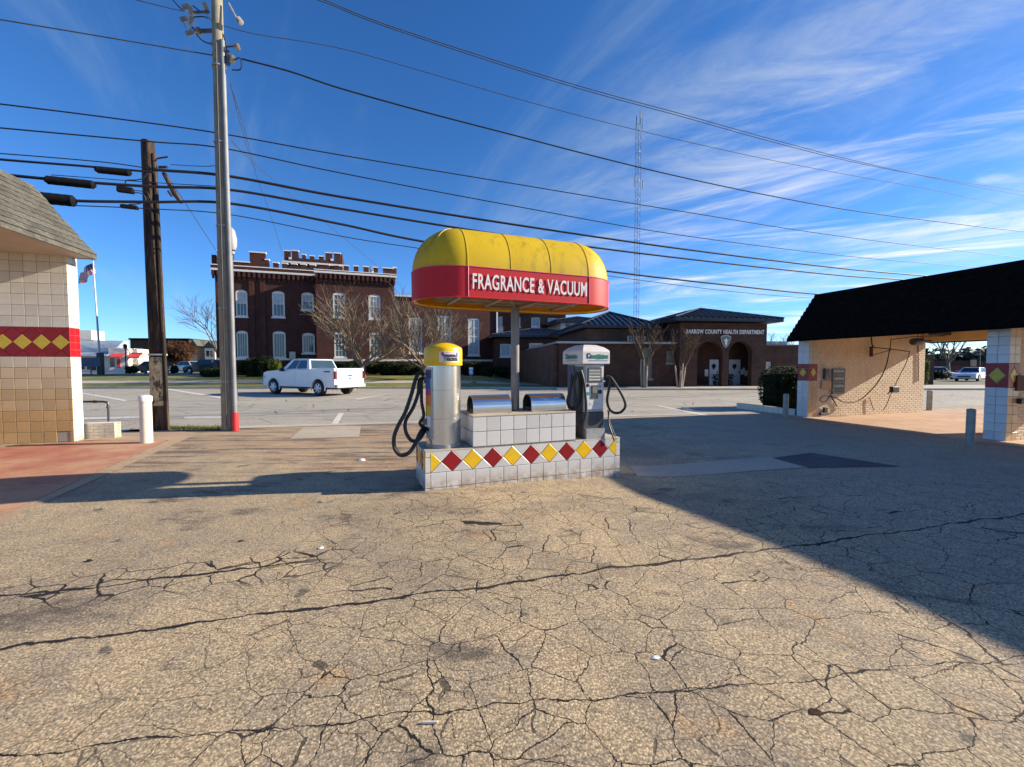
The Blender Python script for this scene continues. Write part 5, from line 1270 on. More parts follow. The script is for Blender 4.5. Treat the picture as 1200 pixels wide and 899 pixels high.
# rear tower behind the parapet
TF = Frame(atY(333, 300, 47).x, 47, R(19), GZ)
tx, ty_ = yoff(CF, TF); T2 = empty('rear_tower', (tx, ty_, 0)); T2.parent = castle
tb = TF.loc(350, 309)[1]; tr_ = TF.loc(401, 305)[0]; tl = TF.loc(360, 303.5)[1]
MB().box(0, tr_, 0, 5, cap_z, tb).build('tower_wall', m_brick, T2); MB().box(-.15, tr_+.15, -.15, 5.1, tb+.001, tb+.2).build('white_cornice', m_stone, T2)
MB().box(0, tr_, -.1, .3, tb+.201, tl).build('parapet_wall', m_brick, T2)
parapet(T2, TF, [(333, 340, 294.5), (342, 349.5, 294.5), (354, 358, 299), (363, 368, 300.5), (374, 379, 301), (381.5, 389, 297), (391.5, 399, 297.5)], -.1, .4, tb, tl+.001)
MB().box(tr_-.3, tr_, .3, 5, tb+.201, tl+.9).build('parapet_wall', m_brick, T2)
for (p0, y0) in ((340, 302), (389, 304)):
    q = TF.loc(p0, y0, -.12); MB().box(q[0]-.14, q[0]+.14, -.14, -.101, q[1]-.18, q[1]+.05).build('stone_block', m_stone, T2)
# base band and chimney vent
bz = CF.loc(320, 421)[1]; MB().box(-.02, LWd, -.07, -.002, bz-.1, bz+.1).build('base_band', m_stone, castle)
bz2 = C2.loc(420, 422.2)[1]; MB().box(-.05, R2+.05, -.07, -.002, bz2-.1, bz2+.1).build('base_band', m_stone, rwing)
q = C2.loc(436, 318, 4); MB().lathe([(.25, zl2), (.25, zl2+1.1), (.34, zl2+1.15), (.34, zl2+1.35), (.1, zl2+1.5)], 10, q[0], 4).build('roof_vent', m_lgrey, rwing)
MB().box(0, LWd, .1, 12, cap_z+.3, cap_z+.35).build('roof', m_dshing, castle)
q = CF.loc(343, 417, -.25); MB().cbox(q[0]-.28, q[0]+.28, -.4, -.1, q[1]-.35, q[1]+.4, .03).build('meter_box', m_lgrey, castle)

# lower annex to the right of the castle
AF = Frame(atY(462.5, 400, 44.2).x, 44.2, R(19), GZ); annex = mk(AF, 'brick_annex', 'flat roofed dark brick annex with tall windows beside the castle', 'building')
AR = AF.loc(582, 400)[0]; az = AF.loc(463, 347.5)[1]
WA = wins(AF, [(479, 372, 495, 414), (513, 370, 529, 414), (548.5, 373, 562, 416.5)])
mb = MB(); holed(mb, 0, AR, 0, az, WA, 0, .2); mb.box(0, AR, .25, 10, 0, az); mb.quad((AR, .25, 0), (AR, 0, 0), (AR, 0, az), (AR, .25, az)); mb.build('wall', m_brick, annex)
for a, b, c, d in WA: window(annex, a+.01, b-.01, c+.01, d-.01, 0, 0, 2, 4, m_blind)
MB().box(-.0, AR+.15, -.2, 10, az+.001, az+.16).build('white_coping', m_stone, annex)
q = AF.loc(520, 422.3)[1]; MB().box(0, AR+.1, -.08, -.002, q-.1, q+.1).build('base_band', m_stone, annex)
MB().box(AR-.06, AR+.10, -.14, -.003, q+.1, az).build('downspout', m_stone, annex)

# taller brick block further back
BF = Frame(atY(583, 400, 56).x, 56, R(8), .3); bb = mk(BF, 'brick_office', 'tall dark brick block with paired white windows behind the canopy', 'building')
BR = BF.loc(663, 375)[0]; bzt = BF.loc(620, 352)[1]
WB = wins(BF, [(582.5, 371, 589, 383), (600, 371.5, 610, 383.3), (622.7, 372, 633, 383.6), (642, 372.6, 652.8, 384)])
WB[0] = (BF.loc(584, 377)[0],)+WB[0][1:]
mb = MB(); holed(mb, -1, BR, 0, bzt, WB, 0, .2); mb.box(-1, BR, .25, 12, 0, bzt); mb.build('wall', m_brick2, bb)
for a, b, c, d in WB: window(bb, a+.01, b-.01, c+.01, d-.01, 0, 0, 2, 1, m_blind, mid=False)
a, b, c, d = BF.rect(583, 384.5, 589.5, 394); MB().box(a, b, -.05, .02, c, d).build('white_panel', m_white, bb)
MB().box(-1.1, BR+.1, -.1, 12, bzt+.001, bzt+.2).build('coping', m_stone, bb)

# ============================================================ HEALTH DEPARTMENT
def hip_roof(parent, x0, x1, y0, y1, z0, rise, over=.6, ridge=None, step=.45, fas=.22, name='roof'):
    x0 -= over; x1 += over; y0 -= over; y1 += over; ins = min(x1-x0, y1-y0)/2*.98
    if x1-x0 > y1-y0: r0, r1 = (x0+ins, (y0+y1)/2), (x1-ins, (y0+y1)/2)
    else: r0, r1 = ((x0+x1)/2, y0+ins), ((x0+x1)/2, y1-ins)
    V = [(x0, y0, z0), (x1, y0, z0), (x1, y1, z0), (x0, y1, z0), (r0[0], r0[1], z0+rise), (r1[0], r1[1], z0+rise)]
    F = [(0, 1, 5, 4), (1, 2, 5), (2, 3, 4, 5), (3, 0, 4), (0, 3, 2, 1)] if x1-x0 > y1-y0 else [(0, 1, 4), (1, 2, 5, 4), (2, 3, 5), (3, 0, 4, 5), (0, 3, 2, 1)]
    rf = MB().add(V, F).build(name, m_metroof, parent)
    # raised seams from eave to ridge / hip
    def top(x, y):
        d = min(x-x0, x1-x, y-y0, y1-y); return z0+rise*min(1, d/ins)
    mb = MB(); x = x0+step/2
    while x < x1:
        d = min(x-x0, x1-x, ins)
        for ya, yb in ((y0, y0+d), (y1, y1-d)):
            za, zb = top(x, ya), z0+rise*d/ins; mb.add([(x-.03, ya, za), (x+.03, ya, za), (x+.03, yb, zb), (x-.03, yb, zb), (x-.03, ya, za+.09), (x+.03, ya, za+.09), (x+.03, yb, zb+.07), (x-.03, yb, zb+.07)], [(4, 5, 6, 7), (0, 4, 7, 3), (1, 2, 6, 5), (0, 1, 5, 4)])
        x += step
    y = y0+step/2
    while y < y1:
        d = min(y-y0, y1-y, ins)
        for xa, xb in ((x0, x0+d), (x1, x1-d)):
            zb = z0+rise*d/ins; mb.add([(xa, y-.03, z0), (xa, y+.03, z0), (xb, y+.03, zb), (xb, y-.03, zb), (xa, y-.03, z0+.09), (xa, y+.03, z0+.09), (xb, y+.03, zb+.07), (xb, y-.03, zb+.07)], [(4, 7, 6, 5), (0, 3, 7, 4), (1, 5, 6, 2), (0, 4, 5, 1)])
        y += step
    o = mb.build('roof_seams', m_metroof, rf); o['kind'] = 'stuff'
    mb = MB()
    for i, j in ((0, 4), (1, 5), (2, 5), (3, 4)) if x1-x0 > y1-y0 else ((0, 4), (1, 4), (2, 5), (3, 5)): mb.tube([Vector(V[i])+Vector((0, 0, .05)), Vector(V[j])+Vector((0, 0, .06))], .07, 5)
    mb.tube([Vector(V[4])+Vector((0, 0, .05)), Vector(V[5])+Vector((0, 0, .05))], .07, 5); mb.build('hip_cap', m_metroof, rf)
    MB().box(x0+.02, x1-.02, y0+.02, y1-.02, z0-fas, z0-.002).build('eave_fascia', m_metroof, rf); return rf
HF = Frame(12.0, 30.6, R(7)); hd_ = mk(HF, 'health_department', 'brown brick health department with black metal roof and twin arches', 'building')
HR_ = HF.loc(898, 420)[0]; HZ = HF.loc(800, 378)[1]
a1 = HF.rect(817, 400, 846.5, 455); a2 = HF.rect(853.6, 400, 881, 455)
def arch_wall(mb, x0, x1, z1, arches, y, dep):
    x = x0
    for a, b, t in arches:
        r = (b-a)/2; s0 = t-r; mb.quad((x, y, 0), (a, y, 0), (a, y, z1), (x, y, z1)); n = 14; cx = (a+b)/2
        P = [(cx-r*math.cos(PI*i/n), s0+r*math.sin(PI*i/n)) for i in range(n+1)]
        for i in range(n):
            p, q = P[i], P[i+1]; mb.quad((p[0], y, p[1]), (q[0], y, q[1]), (q[0], y, z1), (p[0], y, z1)); mb.quad((p[0], y+dep, p[1]), (q[0], y+dep, q[1]), (q[0], y, q[1]), (p[0], y, p[1]))
        mb.quad((a, y, 0), (a, y+dep, 0), (a, y+dep, s0), (a, y, s0)); mb.quad((b, y+dep, 0), (b, y, 0), (b, y, s0), (b, y+dep, s0)); x = b
    mb.quad((x, y, 0), (x1, y, 0), (x1, y, z1), (x, y, z1))
mb = MB(); arch_wall(mb, 0, HR_, HZ, [(a1[0], a1[1], a1[3]), (a2[0], a2[1], a2[3])], 0, .45)
mb.box(0, HR_, 2.0, 12, 0, HZ); mb.quad((0, 2, 0), (0, 0, 0), (0, 0, HZ), (0, 2, HZ)); mb.quad((HR_, 0, 0), (HR_, 2, 0), (HR_, 2, HZ), (HR_, 0, HZ)); mb.quad((0, .45, HZ-.1), (HR_, .45, HZ-.1), (HR_, 2, HZ-.1), (0, 2, HZ-.1)); mb.build('wall', m_brick2, hd_)
MB().box(.1, HR_-.1, .45, 2.0, .01, .13).build('porch_floor', m_side, hd_)
def voussoirs(a):
    r = (a[1]-a[0])/2; s0 = a[3]-r; cx = (a[0]+a[1])/2; mb = MB(); n = 22
    for i in range(n):
        t0_, t1_ = PI*(i+.06)/n, PI*(i+.94)/n; P = [(cx-rr*math.cos(t), s0+rr*math.sin(t)) for rr, t in ((r+.01, t0_), (r+.01, t1_), (r+.24, t1_), (r+.24, t0_))]; mb.prism(P, -.03, -.002)
    o = mb.build('arch_bricks', m_brick2, hd_); o['kind'] = 'stuff'
voussoirs(a1); voussoirs(a2)
for (p0, p1, yt, hole) in ((831, 841.5, 421.5, 0), (853.8, 867, 421.5, 1)):
    q = HF.rect(p0, yt, p1, 455, 1.95); d = MB().cbox(q[0], q[1], 1.90, 1.998, .13, q[3], .01).build('door', m_door, hd_)
    mx_ = (q[0]+q[1])/2
    n = 7; mb = MB(); mb.prism([(mx_-.02+.2*math.cos(2*PI*i/n)*(.7+.5*(i % 2)), 1.55+.2*math.sin(2*PI*i/n)*(.7+.5*(i % 3)/2)) for i in range(n)], 1.87, 1.899); mb.build('wreath', m_leafd, d)
    MB().box(q[1]-.14, q[1]-.08, 1.86, 1.899, 1.05, 1.2).build('handle', m_dkst, d)
for q in ((826, 433, 830, 441), (868.5, 433, 872.5, 439), (873, 434, 877.5, 441), (871, 431, 873, 434)):
    a, b, c, d = HF.rect(*q, 1.95); MB().box(a, b, 1.96, 1.997, c, d).build('notice', m_white, hd_)
for px in (838.5, 855.5):
    q = HF.loc(px, 452, 1.2); pt = empty('potted_plant', HF.w(q[0], 1.2, .13), 0, 'dark potted plant standing beside the left grey porch door' if px < 850 else 'dark potted plant against the pillar between the porch arches', 'potted plant')
    MB().lathe([(.16, 0), (.22, .3), (.2, .3)], 12).build('pot', m_dkst, pt)
    rg = random.Random(int(px)); mb = MB()
    for i in range(160):
        u = Vector((rg.gauss(0, 1), rg.gauss(0, 1), rg.gauss(0, 1))).normalized(); c0 = Vector((rg.gauss(0, .13), rg.gauss(0, .13), rg.uniform(.3, .85))); v = u.orthogonal().normalized(); mb.quad(c0-u*.08, c0-v*.03, c0+u*.08, c0+v*.03)
    mb.build('foliage', m_leafd, pt)
sz = HF.loc(849, 389.2)[1]; sa = HF.loc(804, 389)[0]; sb = HF.loc(895, 389)[0]
me = text_mesh('BARROW COUNTY HEALTH DEPARTMENT', .4, m_white, .012, .012, 1.0, 1.12); w0 = max(v.co.x for v in me.vertices)-min(v.co.x for v in me.vertices); h0 = max(v.co.y for v in me.vertices)-min(v.co.y for v in me.vertices)
for v in me.vertices: v.co.x *= (sb-sa)/w0; v.co.y *= .31/h0
obj('lettering', me, hd_, ((sa+sb)/2, -.04, sz), (PI/2, 0, 0))
# round-shouldered emblem between the arches
ec = HF.loc(850, 400.3); ex_, ezc = ec[0], ec[1]
def shield(s_, y0, y1, mat, name, par):
    P = [(ex_-.55*s_, ezc+.45*s_), (ex_-.35*s_, ezc+.58*s_), (ex_, ezc+.64*s_), (ex_+.35*s_, ezc+.58*s_), (ex_+.55*s_, ezc+.45*s_), (ex_+.45*s_, ezc), (ex_+.2*s_, ezc-.45*s_), (ex_, ezc-.62*s_), (ex_-.2*s_, ezc-.45*s_), (ex_-.45*s_, ezc)]
    return MB().prism(P[::-1], y0, y1).build(name, mat, par)
em = shield(.74, -.07, -.032, m_lgrey, 'emblem', hd_); shield(.62, -.085, -.0705, m_signg, 'emblem_field', em)
mb = MB(); mb.prism([(ex_-.22, ezc+.16), (ex_-.1, ezc+.02), (ex_-.08, ezc-.2), (ex_, ezc-.3), (ex_+.08, ezc-.2), (ex_+.1, ezc+.02), (ex_+.22, ezc+.16), (ex_+.08, ezc+.12), (ex_, ezc+.28), (ex_-.08, ezc+.12)], -.10, -.0855); mb.build('emblem_figure', m_white, em)
hip_roof(hd_, 0, HR_, 0, 8.5, HZ+.28, 1.15, .75)
# low wing running left at the street and its deep side wall
xW0 = HF.loc(657, 430)[0]; wz = HF.loc(730, 402.5)[1]
WW = wins(HF, [(757, 407, 768, 444), (785, 411, 793, 425)])
mb = MB(); holed(mb, xW0, -.004, 0, wz, WW, .5, .2); mb.box(xW0, -.004, .75, 18, 0, wz); mb.quad((xW0, .75, 0), (xW0, .5, 0), (xW0, .5, wz), (xW0, .75, wz)); mb.build('wing_wall', m_brick2, hd_)
for a, b, c, d in WW: window(hd_, a+.01, b-.01, c+.01, d-.01, .5, 0, 2, 3, m_signg, fm=m_poleg)
MB().box(xW0-.2, -.006, .30, 18.2, wz+.001, wz+.14).build('wing_coping', m_lgrey, hd_)
mb = MB(); x3 = HF.loc(688, 395, 2.5)[0]; uz = HF.loc(720, 385.5, 2.5)[1]
mb.box(x3, -.01, 2.5, 12, wz+.14, uz).build('upper_wall', m_brick3, hd_)
hip_roof(hd_, x3, -.9, 2.5, 13, uz+.25, 1.3, .6)
q = HF.rect(735, 397, 757, 403.5, .4); rg = random.Random(9); n = 7
for i in range(n):                                   # illegible white metal characters along the wing
    x0 = q[0]+(q[1]-q[0])*i/n; w = (q[1]-q[0])/n*.62; zb = wz+.16
    MB().prism([(x0, zb), (x0+w*.3, zb), (x0+w*.5, zb+.2), (x0+w*.7, zb), (x0+w, zb), (x0+w, zb+.40), (x0+w*.72, zb+.40), (x0+w*.5, zb+.28), (x0+w*.28, zb+.40), (x0, zb+.40)], .34, .38).build('wing_sign_letter', m_lgrey, hd_)
# side court: wall running away to the left with doors
SF = Frame(HF.w(xW0, .5).x, HF.w(xW0, .5).y, R(99)); 
cw = empty('court_wall', SF.o, SF.yaw, 'low brown brick wing wall receding behind the canopy pole with dark doors', 'building')
DL = 20; cz0 = SF.loc(610, 413)[1]
MB().box(0, DL, -.2, .35, 0, wz-.05).build('wall', m_brick3, cw) if False else MB().box(.3, DL, .02, .5, 0, wz-.1).build('wall', m_brick3, cw)
for p0, p1, yt in ((639, 647.6, 423), (614, 620, 425)):
    a = SF.loc(p1, 440, 0)[0]; b = SF.loc(p0, 440, 0)[0]
    if b > a and b < DL: MB().cbox(a, b, -.02, .018, .02, 2.3, .01).build('door', m_black, cw)
# roofs and clerestory further back on the left
LF = Frame(atY(598, 400, 44).x, 44, R(10)); lh = mk(LF, 'rear_hall', 'lower brick hall with dark ribbed metal roof behind the pole', 'building')
LR = LF.loc(700, 400)[0]; lz_ = LF.loc(640, 397)[1]
WLh = wins(LF, [(586, 403, 599, 418), (620, 402, 637, 409.5)])
WLh = [(max(.3, WLh[0][0]), WLh[0][1], WLh[0][2], WLh[0][3]), WLh[1]] if WLh[0][1] > .6 else [WLh[1]]
mb = MB(); x0l = LF.loc(583, 400)[0]; WLh = wins(LF, [(586, 403, 599, 418), (620, 402, 637, 409.5)]); holed(mb, x0l, LR, 0, lz_, WLh, 0, .2); mb.box(x0l, LR, .25, 9, 0, lz_); mb.build('wall', m_brick2, lh)
for a, b, c, d in WLh: window(lh, a+.01, b-.01, c+.01, d-.01, 0, 0, 2, 1, m_blind, mid=False)
hip_roof(lh, x0l, LR, 0, 9, lz_+.3, 1.05, .7)
KF = Frame(atY(657, 385, 52).x, 52, R(10)); kh = mk(KF, 'clerestory_tower', 'small raised white walled storey under a dark hip roof', 'building')
KR = KF.loc(712, 385)[0]; kz1 = KF.loc(680, 378.5)[1]; kz0 = 0
MB().box(0, KR, 0, 7, 3, kz1).build('wall', m_shop, kh)
a, b, c, d = KF.rect(663, 379.5, 668.5, 384); MB().box(a, b, -.04, -.002, c, d).build('window', m_dkglass, kh)
MB().box(0.02, KR-.02, .02, 7, 0, 3).build('lower_wall', m_brick2, kh)
hip_roof(kh, 0, KR, 0, 7, kz1+.2, .85, .9)
# flat wing right of the entrance
RF_ = Frame(HF.w(HR_+.004, 1.2).x, HF.w(HR_+.004, 1.2).y, R(3)); fr = mk(RF_, 'flat_brick_wing', 'plain low brick wing right of the arched entrance', 'building')
RR_ = RF_.loc(1005, 430)[0]; rz = RF_.loc(910, 405.5)[1]; WF_ = wins(RF_, [(897.5, 424, 903.5, 442)])
mb = MB(); holed(mb, .05, RR_, 0, rz, WF_, 0, .2); mb.box(.05, RR_, .25, 10, 0, rz); mb.build('wall', m_brick2, fr)
for a, b, c, d in WF_: window(fr, a+.01, b-.01, c+.01, d-.01, 0, 0, 1, 3, m_blind)
MB().box(.05, RR_, -.08, 10, rz+.001, rz+.1).build('coping', m_dkst, fr)
for px in (888, 899, 905, 918): a = RF_.loc(px, 403, 3)[0]; MB().cbox(a-.25, a+.35, 3, 4, rz+.101, rz+.55, .03).build('roof_unit', m_lgrey, fr)

# lattice mast
mY = 95; mp_ = atY(745, 429, mY); mast = empty('lattice_mast', (mp_.x, mY, 0), 0, 'tall thin grey lattice mast rising behind the health department', 'mast')
mh = atY(745, 146, mY).z; mb = MB(); br = MB(); rr_ = .62
C3 = [(rr_*math.cos(2*PI*i/3+.3), rr_*math.sin(2*PI*i/3+.3)) for i in range(3)]
for x, y in C3: MB().tube([(x, y, 0), (x, y, mh)], .042, 5).build('leg', m_mast, mast)
z = 1; i = 0
while z < mh-1:
    for k in range(3):
        a, b = C3[k], C3[(k+1) % 3]
        if i % 2: a, b = b, a
        br.tube([(a[0], a[1], z), (b[0], b[1], z+1.05)], .019, 3, False)
        if i % 3 == 0: br.tube([(a[0], a[1], z), (b[0], b[1], z)], .025, 3, False)
    z += 1.05; i += 1
o = br.build('lattice_bracing', m_mast, mast); o['kind'] = 'stuff'
for dx, zz, h in ((-.7, mh-1.2, 2.6), (.1, mh-.4, 2.8), (.7, mh-1.4, 2.4), (-1.0, mh-13.5, 2.2), (.8, mh-14, 1.8)): MB().cbox(dx-.08, dx+.08, -.9, -.75, zz, zz+h, .03).build('antenna_panel', m_mast, mast)

# accessible parking sign on the verge
ps = gnd(552, 452, .15); psr = empty('parking_sign', (ps.x, 31.5, lawn_z(ps.x*31.5/ps.y, 31.5)), 0, 'small blue and white disabled parking sign on a thin post', 'sign'); psr.location.x = (552-600)/500*31.5
z1 = atY(552, 430.5, 31.5).z-psr.location.z; z2 = atY(552, 439, 31.5).z-psr.location.z
MB().tube([(0, 0, -.1), (0, 0, z1)], .028, 6).build('post', m_mast, psr); pl_ = MB().cbox(-.15, .15, -.04, -.025, z2, z1, .01).build('plate', M('pale_blue_plate', (.22, .38, .62)), psr)
MB().box(-.14, .14, -.045, -.0405, z1-.12, z1-.04).build('plate_print', m_white, pl_); MB().lathe([(0, -.046), (.07, -.045), (.07, -.0405)], 10, .0, 0, z2+.2, 'y').build('plate_print', m_white, pl_)

# ============================================================ TREES
def tz(x, y): return lawn_z(x, y)-.05
p = atY(425, 443, 36.5); bare_tree('bare_tree', (p.x, 36.5, tz(p.x, 36.5)), 'spreading leafless tree lit tan in front of the castle, behind the pickup', 'tree', 1.25, .24, 9, R(72), 3.0, 5, (m_twigd, m_twig), 11, 'leafless trees in front of the castle', (4, 4), .20, .0090, shrink=.66)
p = atY(497, 443, 36.0); bare_tree('bare_tree', (p.x, 36.0, tz(p.x, 36)), 'leafless tan tree left of the yellow-topped vacuum before the annex', 'tree', 1.1, .20, 9, R(66), 2.8, 5, (m_twigd, m_twig), 23, 'leafless trees in front of the castle', (4, 4), .24, .0090, shrink=.66)
p = atY(755, 456, 29.0); bare_tree('crepe_myrtle', ((755-600)/500*29.35, 29.35, .11), 'bare crepe myrtle with pale multiple trunks at the pavement, the left one', 'tree', 1.9, .062, 6, R(26), 1.45, 4, (m_myrt, m_twigr), 31, 'crepe myrtles on the pavement', (4, 5), .16, .009, stem_trunk=True)
p = atY(797, 456, 29.0); bare_tree('crepe_myrtle', ((797-600)/500*29.45, 29.45, .11), 'bare crepe myrtle with pale twin trunks just left of the arches', 'tree', 1.6, .062, 4, R(26), 1.35, 4, (m_myrt, m_twigr), 37, 'crepe myrtles on the pavement', (4, 5), .16, .009, stem_trunk=True)
p = atY(256, 436, 62); bare_tree('bare_tree', (p.x, 62, .6), 'tall thin leafless grey tree left of the castle', 'tree', 3.0, .22, 6, R(42), 4.2, 4, (m_twigd, m_twigd), 41, None, (4, 5), .10, .016)
p = atY(1111, 450, 58); bare_tree('bare_tree', (p.x, 58, 0), 'leafless tree seen through the open wash bay', 'tree', 2.2, .2, 7, R(46), 3.6, 4, (m_twigd, m_twigd), 43, None, (3, 4), .2, .022)
p = atY(914, 410, 75); bare_tree('bare_tree', (p.x, 75, 0), 'faint leafless tree top above the low brick wing', 'tree', 3.0, .2, 5, R(40), 2.2, 4, (m_twigd, m_twigd), 47, None, (3, 4), .25, .022)
for (px, y0, y1, w, mat, lab, sd_) in ((217, 437, 397, 46, m_leafb, 'brown leaved tree mass between the two utility poles', 1), (203, 437, 404, 22, m_leafb, 'smaller brown leaved tree just right of the dark pole', 2), (240, 437, 425, 22, m_leafd, 'dark green shrub mass beside the tall pole', 3)):
    Yd = 58; a = atY(px, y0, Yd); t = atY(px, y1, Yd); h = (t.z-.7); w_m = w/500*Yd/2
    leafy('brown_tree' if mat is m_leafb else 'dark_shrub', (a.x, Yd, .7), (w_m, 2.2, h*.42), 1900, .16, mat, lab, 'tree' if mat is m_leafb else 'shrub', sd_, trunk=h*.3, core=.55)
# clipped hedge bushes along the castle foot
rg = random.Random(2)
bl = [('dark hedge bush left of the tall pole by the castle corner', 240, 262, 432), ('hedge bush right behind the tall pole', 279, 292, 419), ('hedge bush under the left castle windows', 291, 305, 420), ('rounded hedge bush left of the pickup cab', 304, 318, 418), ('lighter green bush just behind the pickup hood', 317, 331, 419), ('low hedge seen over the pickup bed', 394, 414, 424), ('hedge bush left of the bare tree trunk', 412, 424, 423), ('hedge bush right of the bare tree trunk', 428, 446, 423.5), ('dark hedge bush before the castle right corner', 446, 466, 424), ('hedge bush below the annex at left', 466, 484, 425), ('hedge bush left of the yellow-topped vacuum', 482, 499, 425), ('dark bush right of the yellow-topped vacuum', 543, 560, 424), ('dark bush behind the blue parking sign', 558, 577, 425), ('dark bush at the right end of the annex', 576, 596, 426)]
for i, (lab, p0, p1, yt) in enumerate(bl):
    Yd = 38.6 if p0 < 400 else 41.2; a = atY(p0, yt, Yd); b = atY(p1, yt, Yd); h = b.z-tz(b.x, Yd); w_m = (b.x-a.x)/2*1.08
    leafy('hedge_bush', ((a.x+b.x)/2, Yd, tz(b.x, Yd)+h*.5), (w_m, .9, h*.52), 1000, .085, m_leafg if i == 4 else m_leafd, lab, 'bush', 60+i, 'dark bushes along the castle foot', boxy=(i % 3 != 1))
for (px, py, w, lab, m_) in ((156, 437, 16, 'low round dark shrub on the left verge', m_leafd), (205, 436, 8, 'small dark shrub beside the brown bench', m_leafd)):
    Yd = 50; a = atY(px, py, Yd); leafy('low_shrub', (a.x, Yd, .7+.45), (w/500*Yd/2, .8, .55), 500, .10, m_, lab, 'shrub', int(px))
# far woods and town edge
def woods(name, x0, x1, Y, zt, label, sd_, mat=m_leaff):
    rg = random.Random(sd_); mb = MB(); x = x0
    while x < x1:
        r_ = rg.uniform(2.5, 6); h = zt*rg.uniform(.65, 1.1)
        for i in range(70):
            d = Vector((rg.gauss(0, 1), rg.gauss(0, 1), abs(rg.gauss(0, 1)))).normalized()*rg.uniform(.75, 1.05); c0 = Vector((x+d.x*r_, Y+d.y*3+rg.uniform(-4, 4), h*.45+d.z*h*.55)); u = Vector((rg.gauss(0, 1), rg.gauss(0, 1), rg.gauss(0, 1))).normalized()*rg.uniform(.4, 1.1); v = u.orthogonal()*.6; mb.quad(c0-u, c0-v, c0+u, c0+v)
        mb.box(x-r_*.8, x+r_*.8, Y, Y+3, 0, h*.75); x += r_*1.1
    tag(mb.build(name, mat), label, 'woods', kind='stuff')
woods('far_woods', -260, -60, 170, 9, 'distant tree line on the left horizon', 1); woods('far_woods', -60, 120, 190, 9, 'distant tree line behind the brick buildings', 2); woods('far_woods', 90, 300, 130, 8.5, 'blue green tree line seen through the wash bay', 3)

# ============================================================ THROUGH THE BAY (right)
BYr = 48
QF = Frame(atY(1088, 430, 66).x, 66, R(-6)); rb = mk(QF, 'red_brick_store', 'long low dull red brick building seen through the wash bay', 'building')
m_rbr = mat_brickfar('dull_red_brick', (0.20, 0.045, 0.04), (0.15, 0.035, 0.03), (0.16, 0.07, 0.06))
qr = QF.loc(1230, 430)[0]; qz = QF.loc(1120, 423)[1]; qz2 = QF.loc(1120, 428.5)[1]
MB().box(-12, qr, 0, 12, 0, qz2).build('wall', m_rbr, rb); MB().box(-12, qr*.6, -.1, 12, qz2+.001, qz).build('upper_wall', m_brick2, rb)
a, b, c, d = QF.rect(1119, 434, 1132, 440); MB().box(a, b, -.1, -.002, c, d).build('faded_sign', M('pink_sign', (.45, .18, .2)), rb)
a, b, c, d = QF.rect(1136, 424, 1143, 429.5); MB().prism([(a, c), (b, c), (b, c+1.0), ((a+b)/2, d+.3), (a, c+1.0)], -.2, -.102).build('gable', m_tan, rb)
for p0 in (1092, 1104, 1146): a, b, c, d = QF.rect(p0, 433, p0+5, 441); MB().box(a, b, -.05, -.001, c, d).build('window', m_dkglass, rb)
a = atY(1088, 430, 33); leafy('upright_shrub', (atY(1085.5, 446, 33).x, 33, 1.15), (.35, .4, 1.15), 700, .07, m_leafg, 'yellow green upright shrub at the bay opening', 'shrub', 71)
leafy('dark_bush', (atY(1101, 449, 40).x, 40, .65), (1.15, .9, .65), 900, .09, m_leafd, 'dark rounded bush across the street beyond the bay', 'bush', 72)
pc = atY(1088, 420, 36); tag(MB().cbox(pc.x-.35, pc.x+.35, 35.8, 36.5, 0, 2.6, .05).build('brick_pier', m_brick2), 'dark brick pier just beyond the bay wall end', 'pier')
stp = atY(1147, 412, 52); st_ = empty('signal_head', (stp.x, 52, 0), 0, 'small dark hanging sign and wire seen high through the bay', 'sign')
MB().cbox(-.5, .1, -.1, .1, stp.z-.1, stp.z+.1, .02).build('panel', m_dkst, st_); MB().cbox(-.5, .1, -.1, .1, stp.z-.45, stp.z-.25, .02).build('panel', m_dkst, st_); MB().tube([(.2, 0, 0), (.2, 0, stp.z+.3)], .05, 6).build('post', m_dkst, st_)

# ============================================================ LEFT TOWN BACKGROUND
SHF = Frame(atY(84, 437, 57).x, 57, R(16), .7); shop = mk(SHF, 'corner_shop', 'white stuccoed shop with red awnings and pale roof, far left', 'building')
def srect(q, y0, y1, mat, name, par=None, F=SHF): a, b, c, d = F.rect(*q, y0); return MB().box(a, b, y0, y1, max(0, c), d).build(name, mat, par or shop)
srect((70, 412, 128, 437.5), 1.0, 8, m_shop, 'wall'); srect((127.5, 408, 150, 438), 0, 8, m_shop, 'wall'); srect((150, 409, 160, 437), 1.2, 8, m_shop, 'wall')
a, b, c, d = SHF.rect(60, 402, 128, 418, 0); MB().add([(a, -.6, c+.1), (b, -.6, c+.1), (b-.8, 5, d+.6), (a, 5, d+.6), (a, 5, c+.1), (b, 5, c+.1)], [(0, 1, 2, 3), (1, 5, 2), (0, 4, 5, 1), (4, 3, 2, 5)]).build('metal_roof', m_broof, shop)
srect((84, 387, 107, 398), 6, 9, m_shop, 'parapet_block'); srect((107, 399, 137, 411), 9, 12, m_buff, 'rear_wall')
def awn(q, y):
    a, b, c, d = SHF.rect(*q, y); MB().add([(a, y, c), (b, y, c), (b, y+1.0, d), (a, y+1.0, d), (a, y, c-.15), (b, y, c-.15)], [(0, 1, 2, 3), (4, 5, 1, 0)]).build('awning', m_awn, shop)
awn((127.5, 413.5, 143, 418), -.9); awn((149, 413, 163, 418.5), -.5)
for q in ((88, 420, 93, 433), (96, 420, 102, 433), (124, 421, 127, 430), (129, 418, 134, 430), (137, 418, 141, 431)):
    a, b, c, d = SHF.rect(*q, 0); MB().box(a, b, -.05 if q[0] > 127 else .94, -.001 if q[0] > 127 else .999, max(.05, c), d).build('window', m_dkglass if q[0] != 137 else m_awn, shop)
srect((106, 421, 112, 434), .93, .999, m_black, 'door')
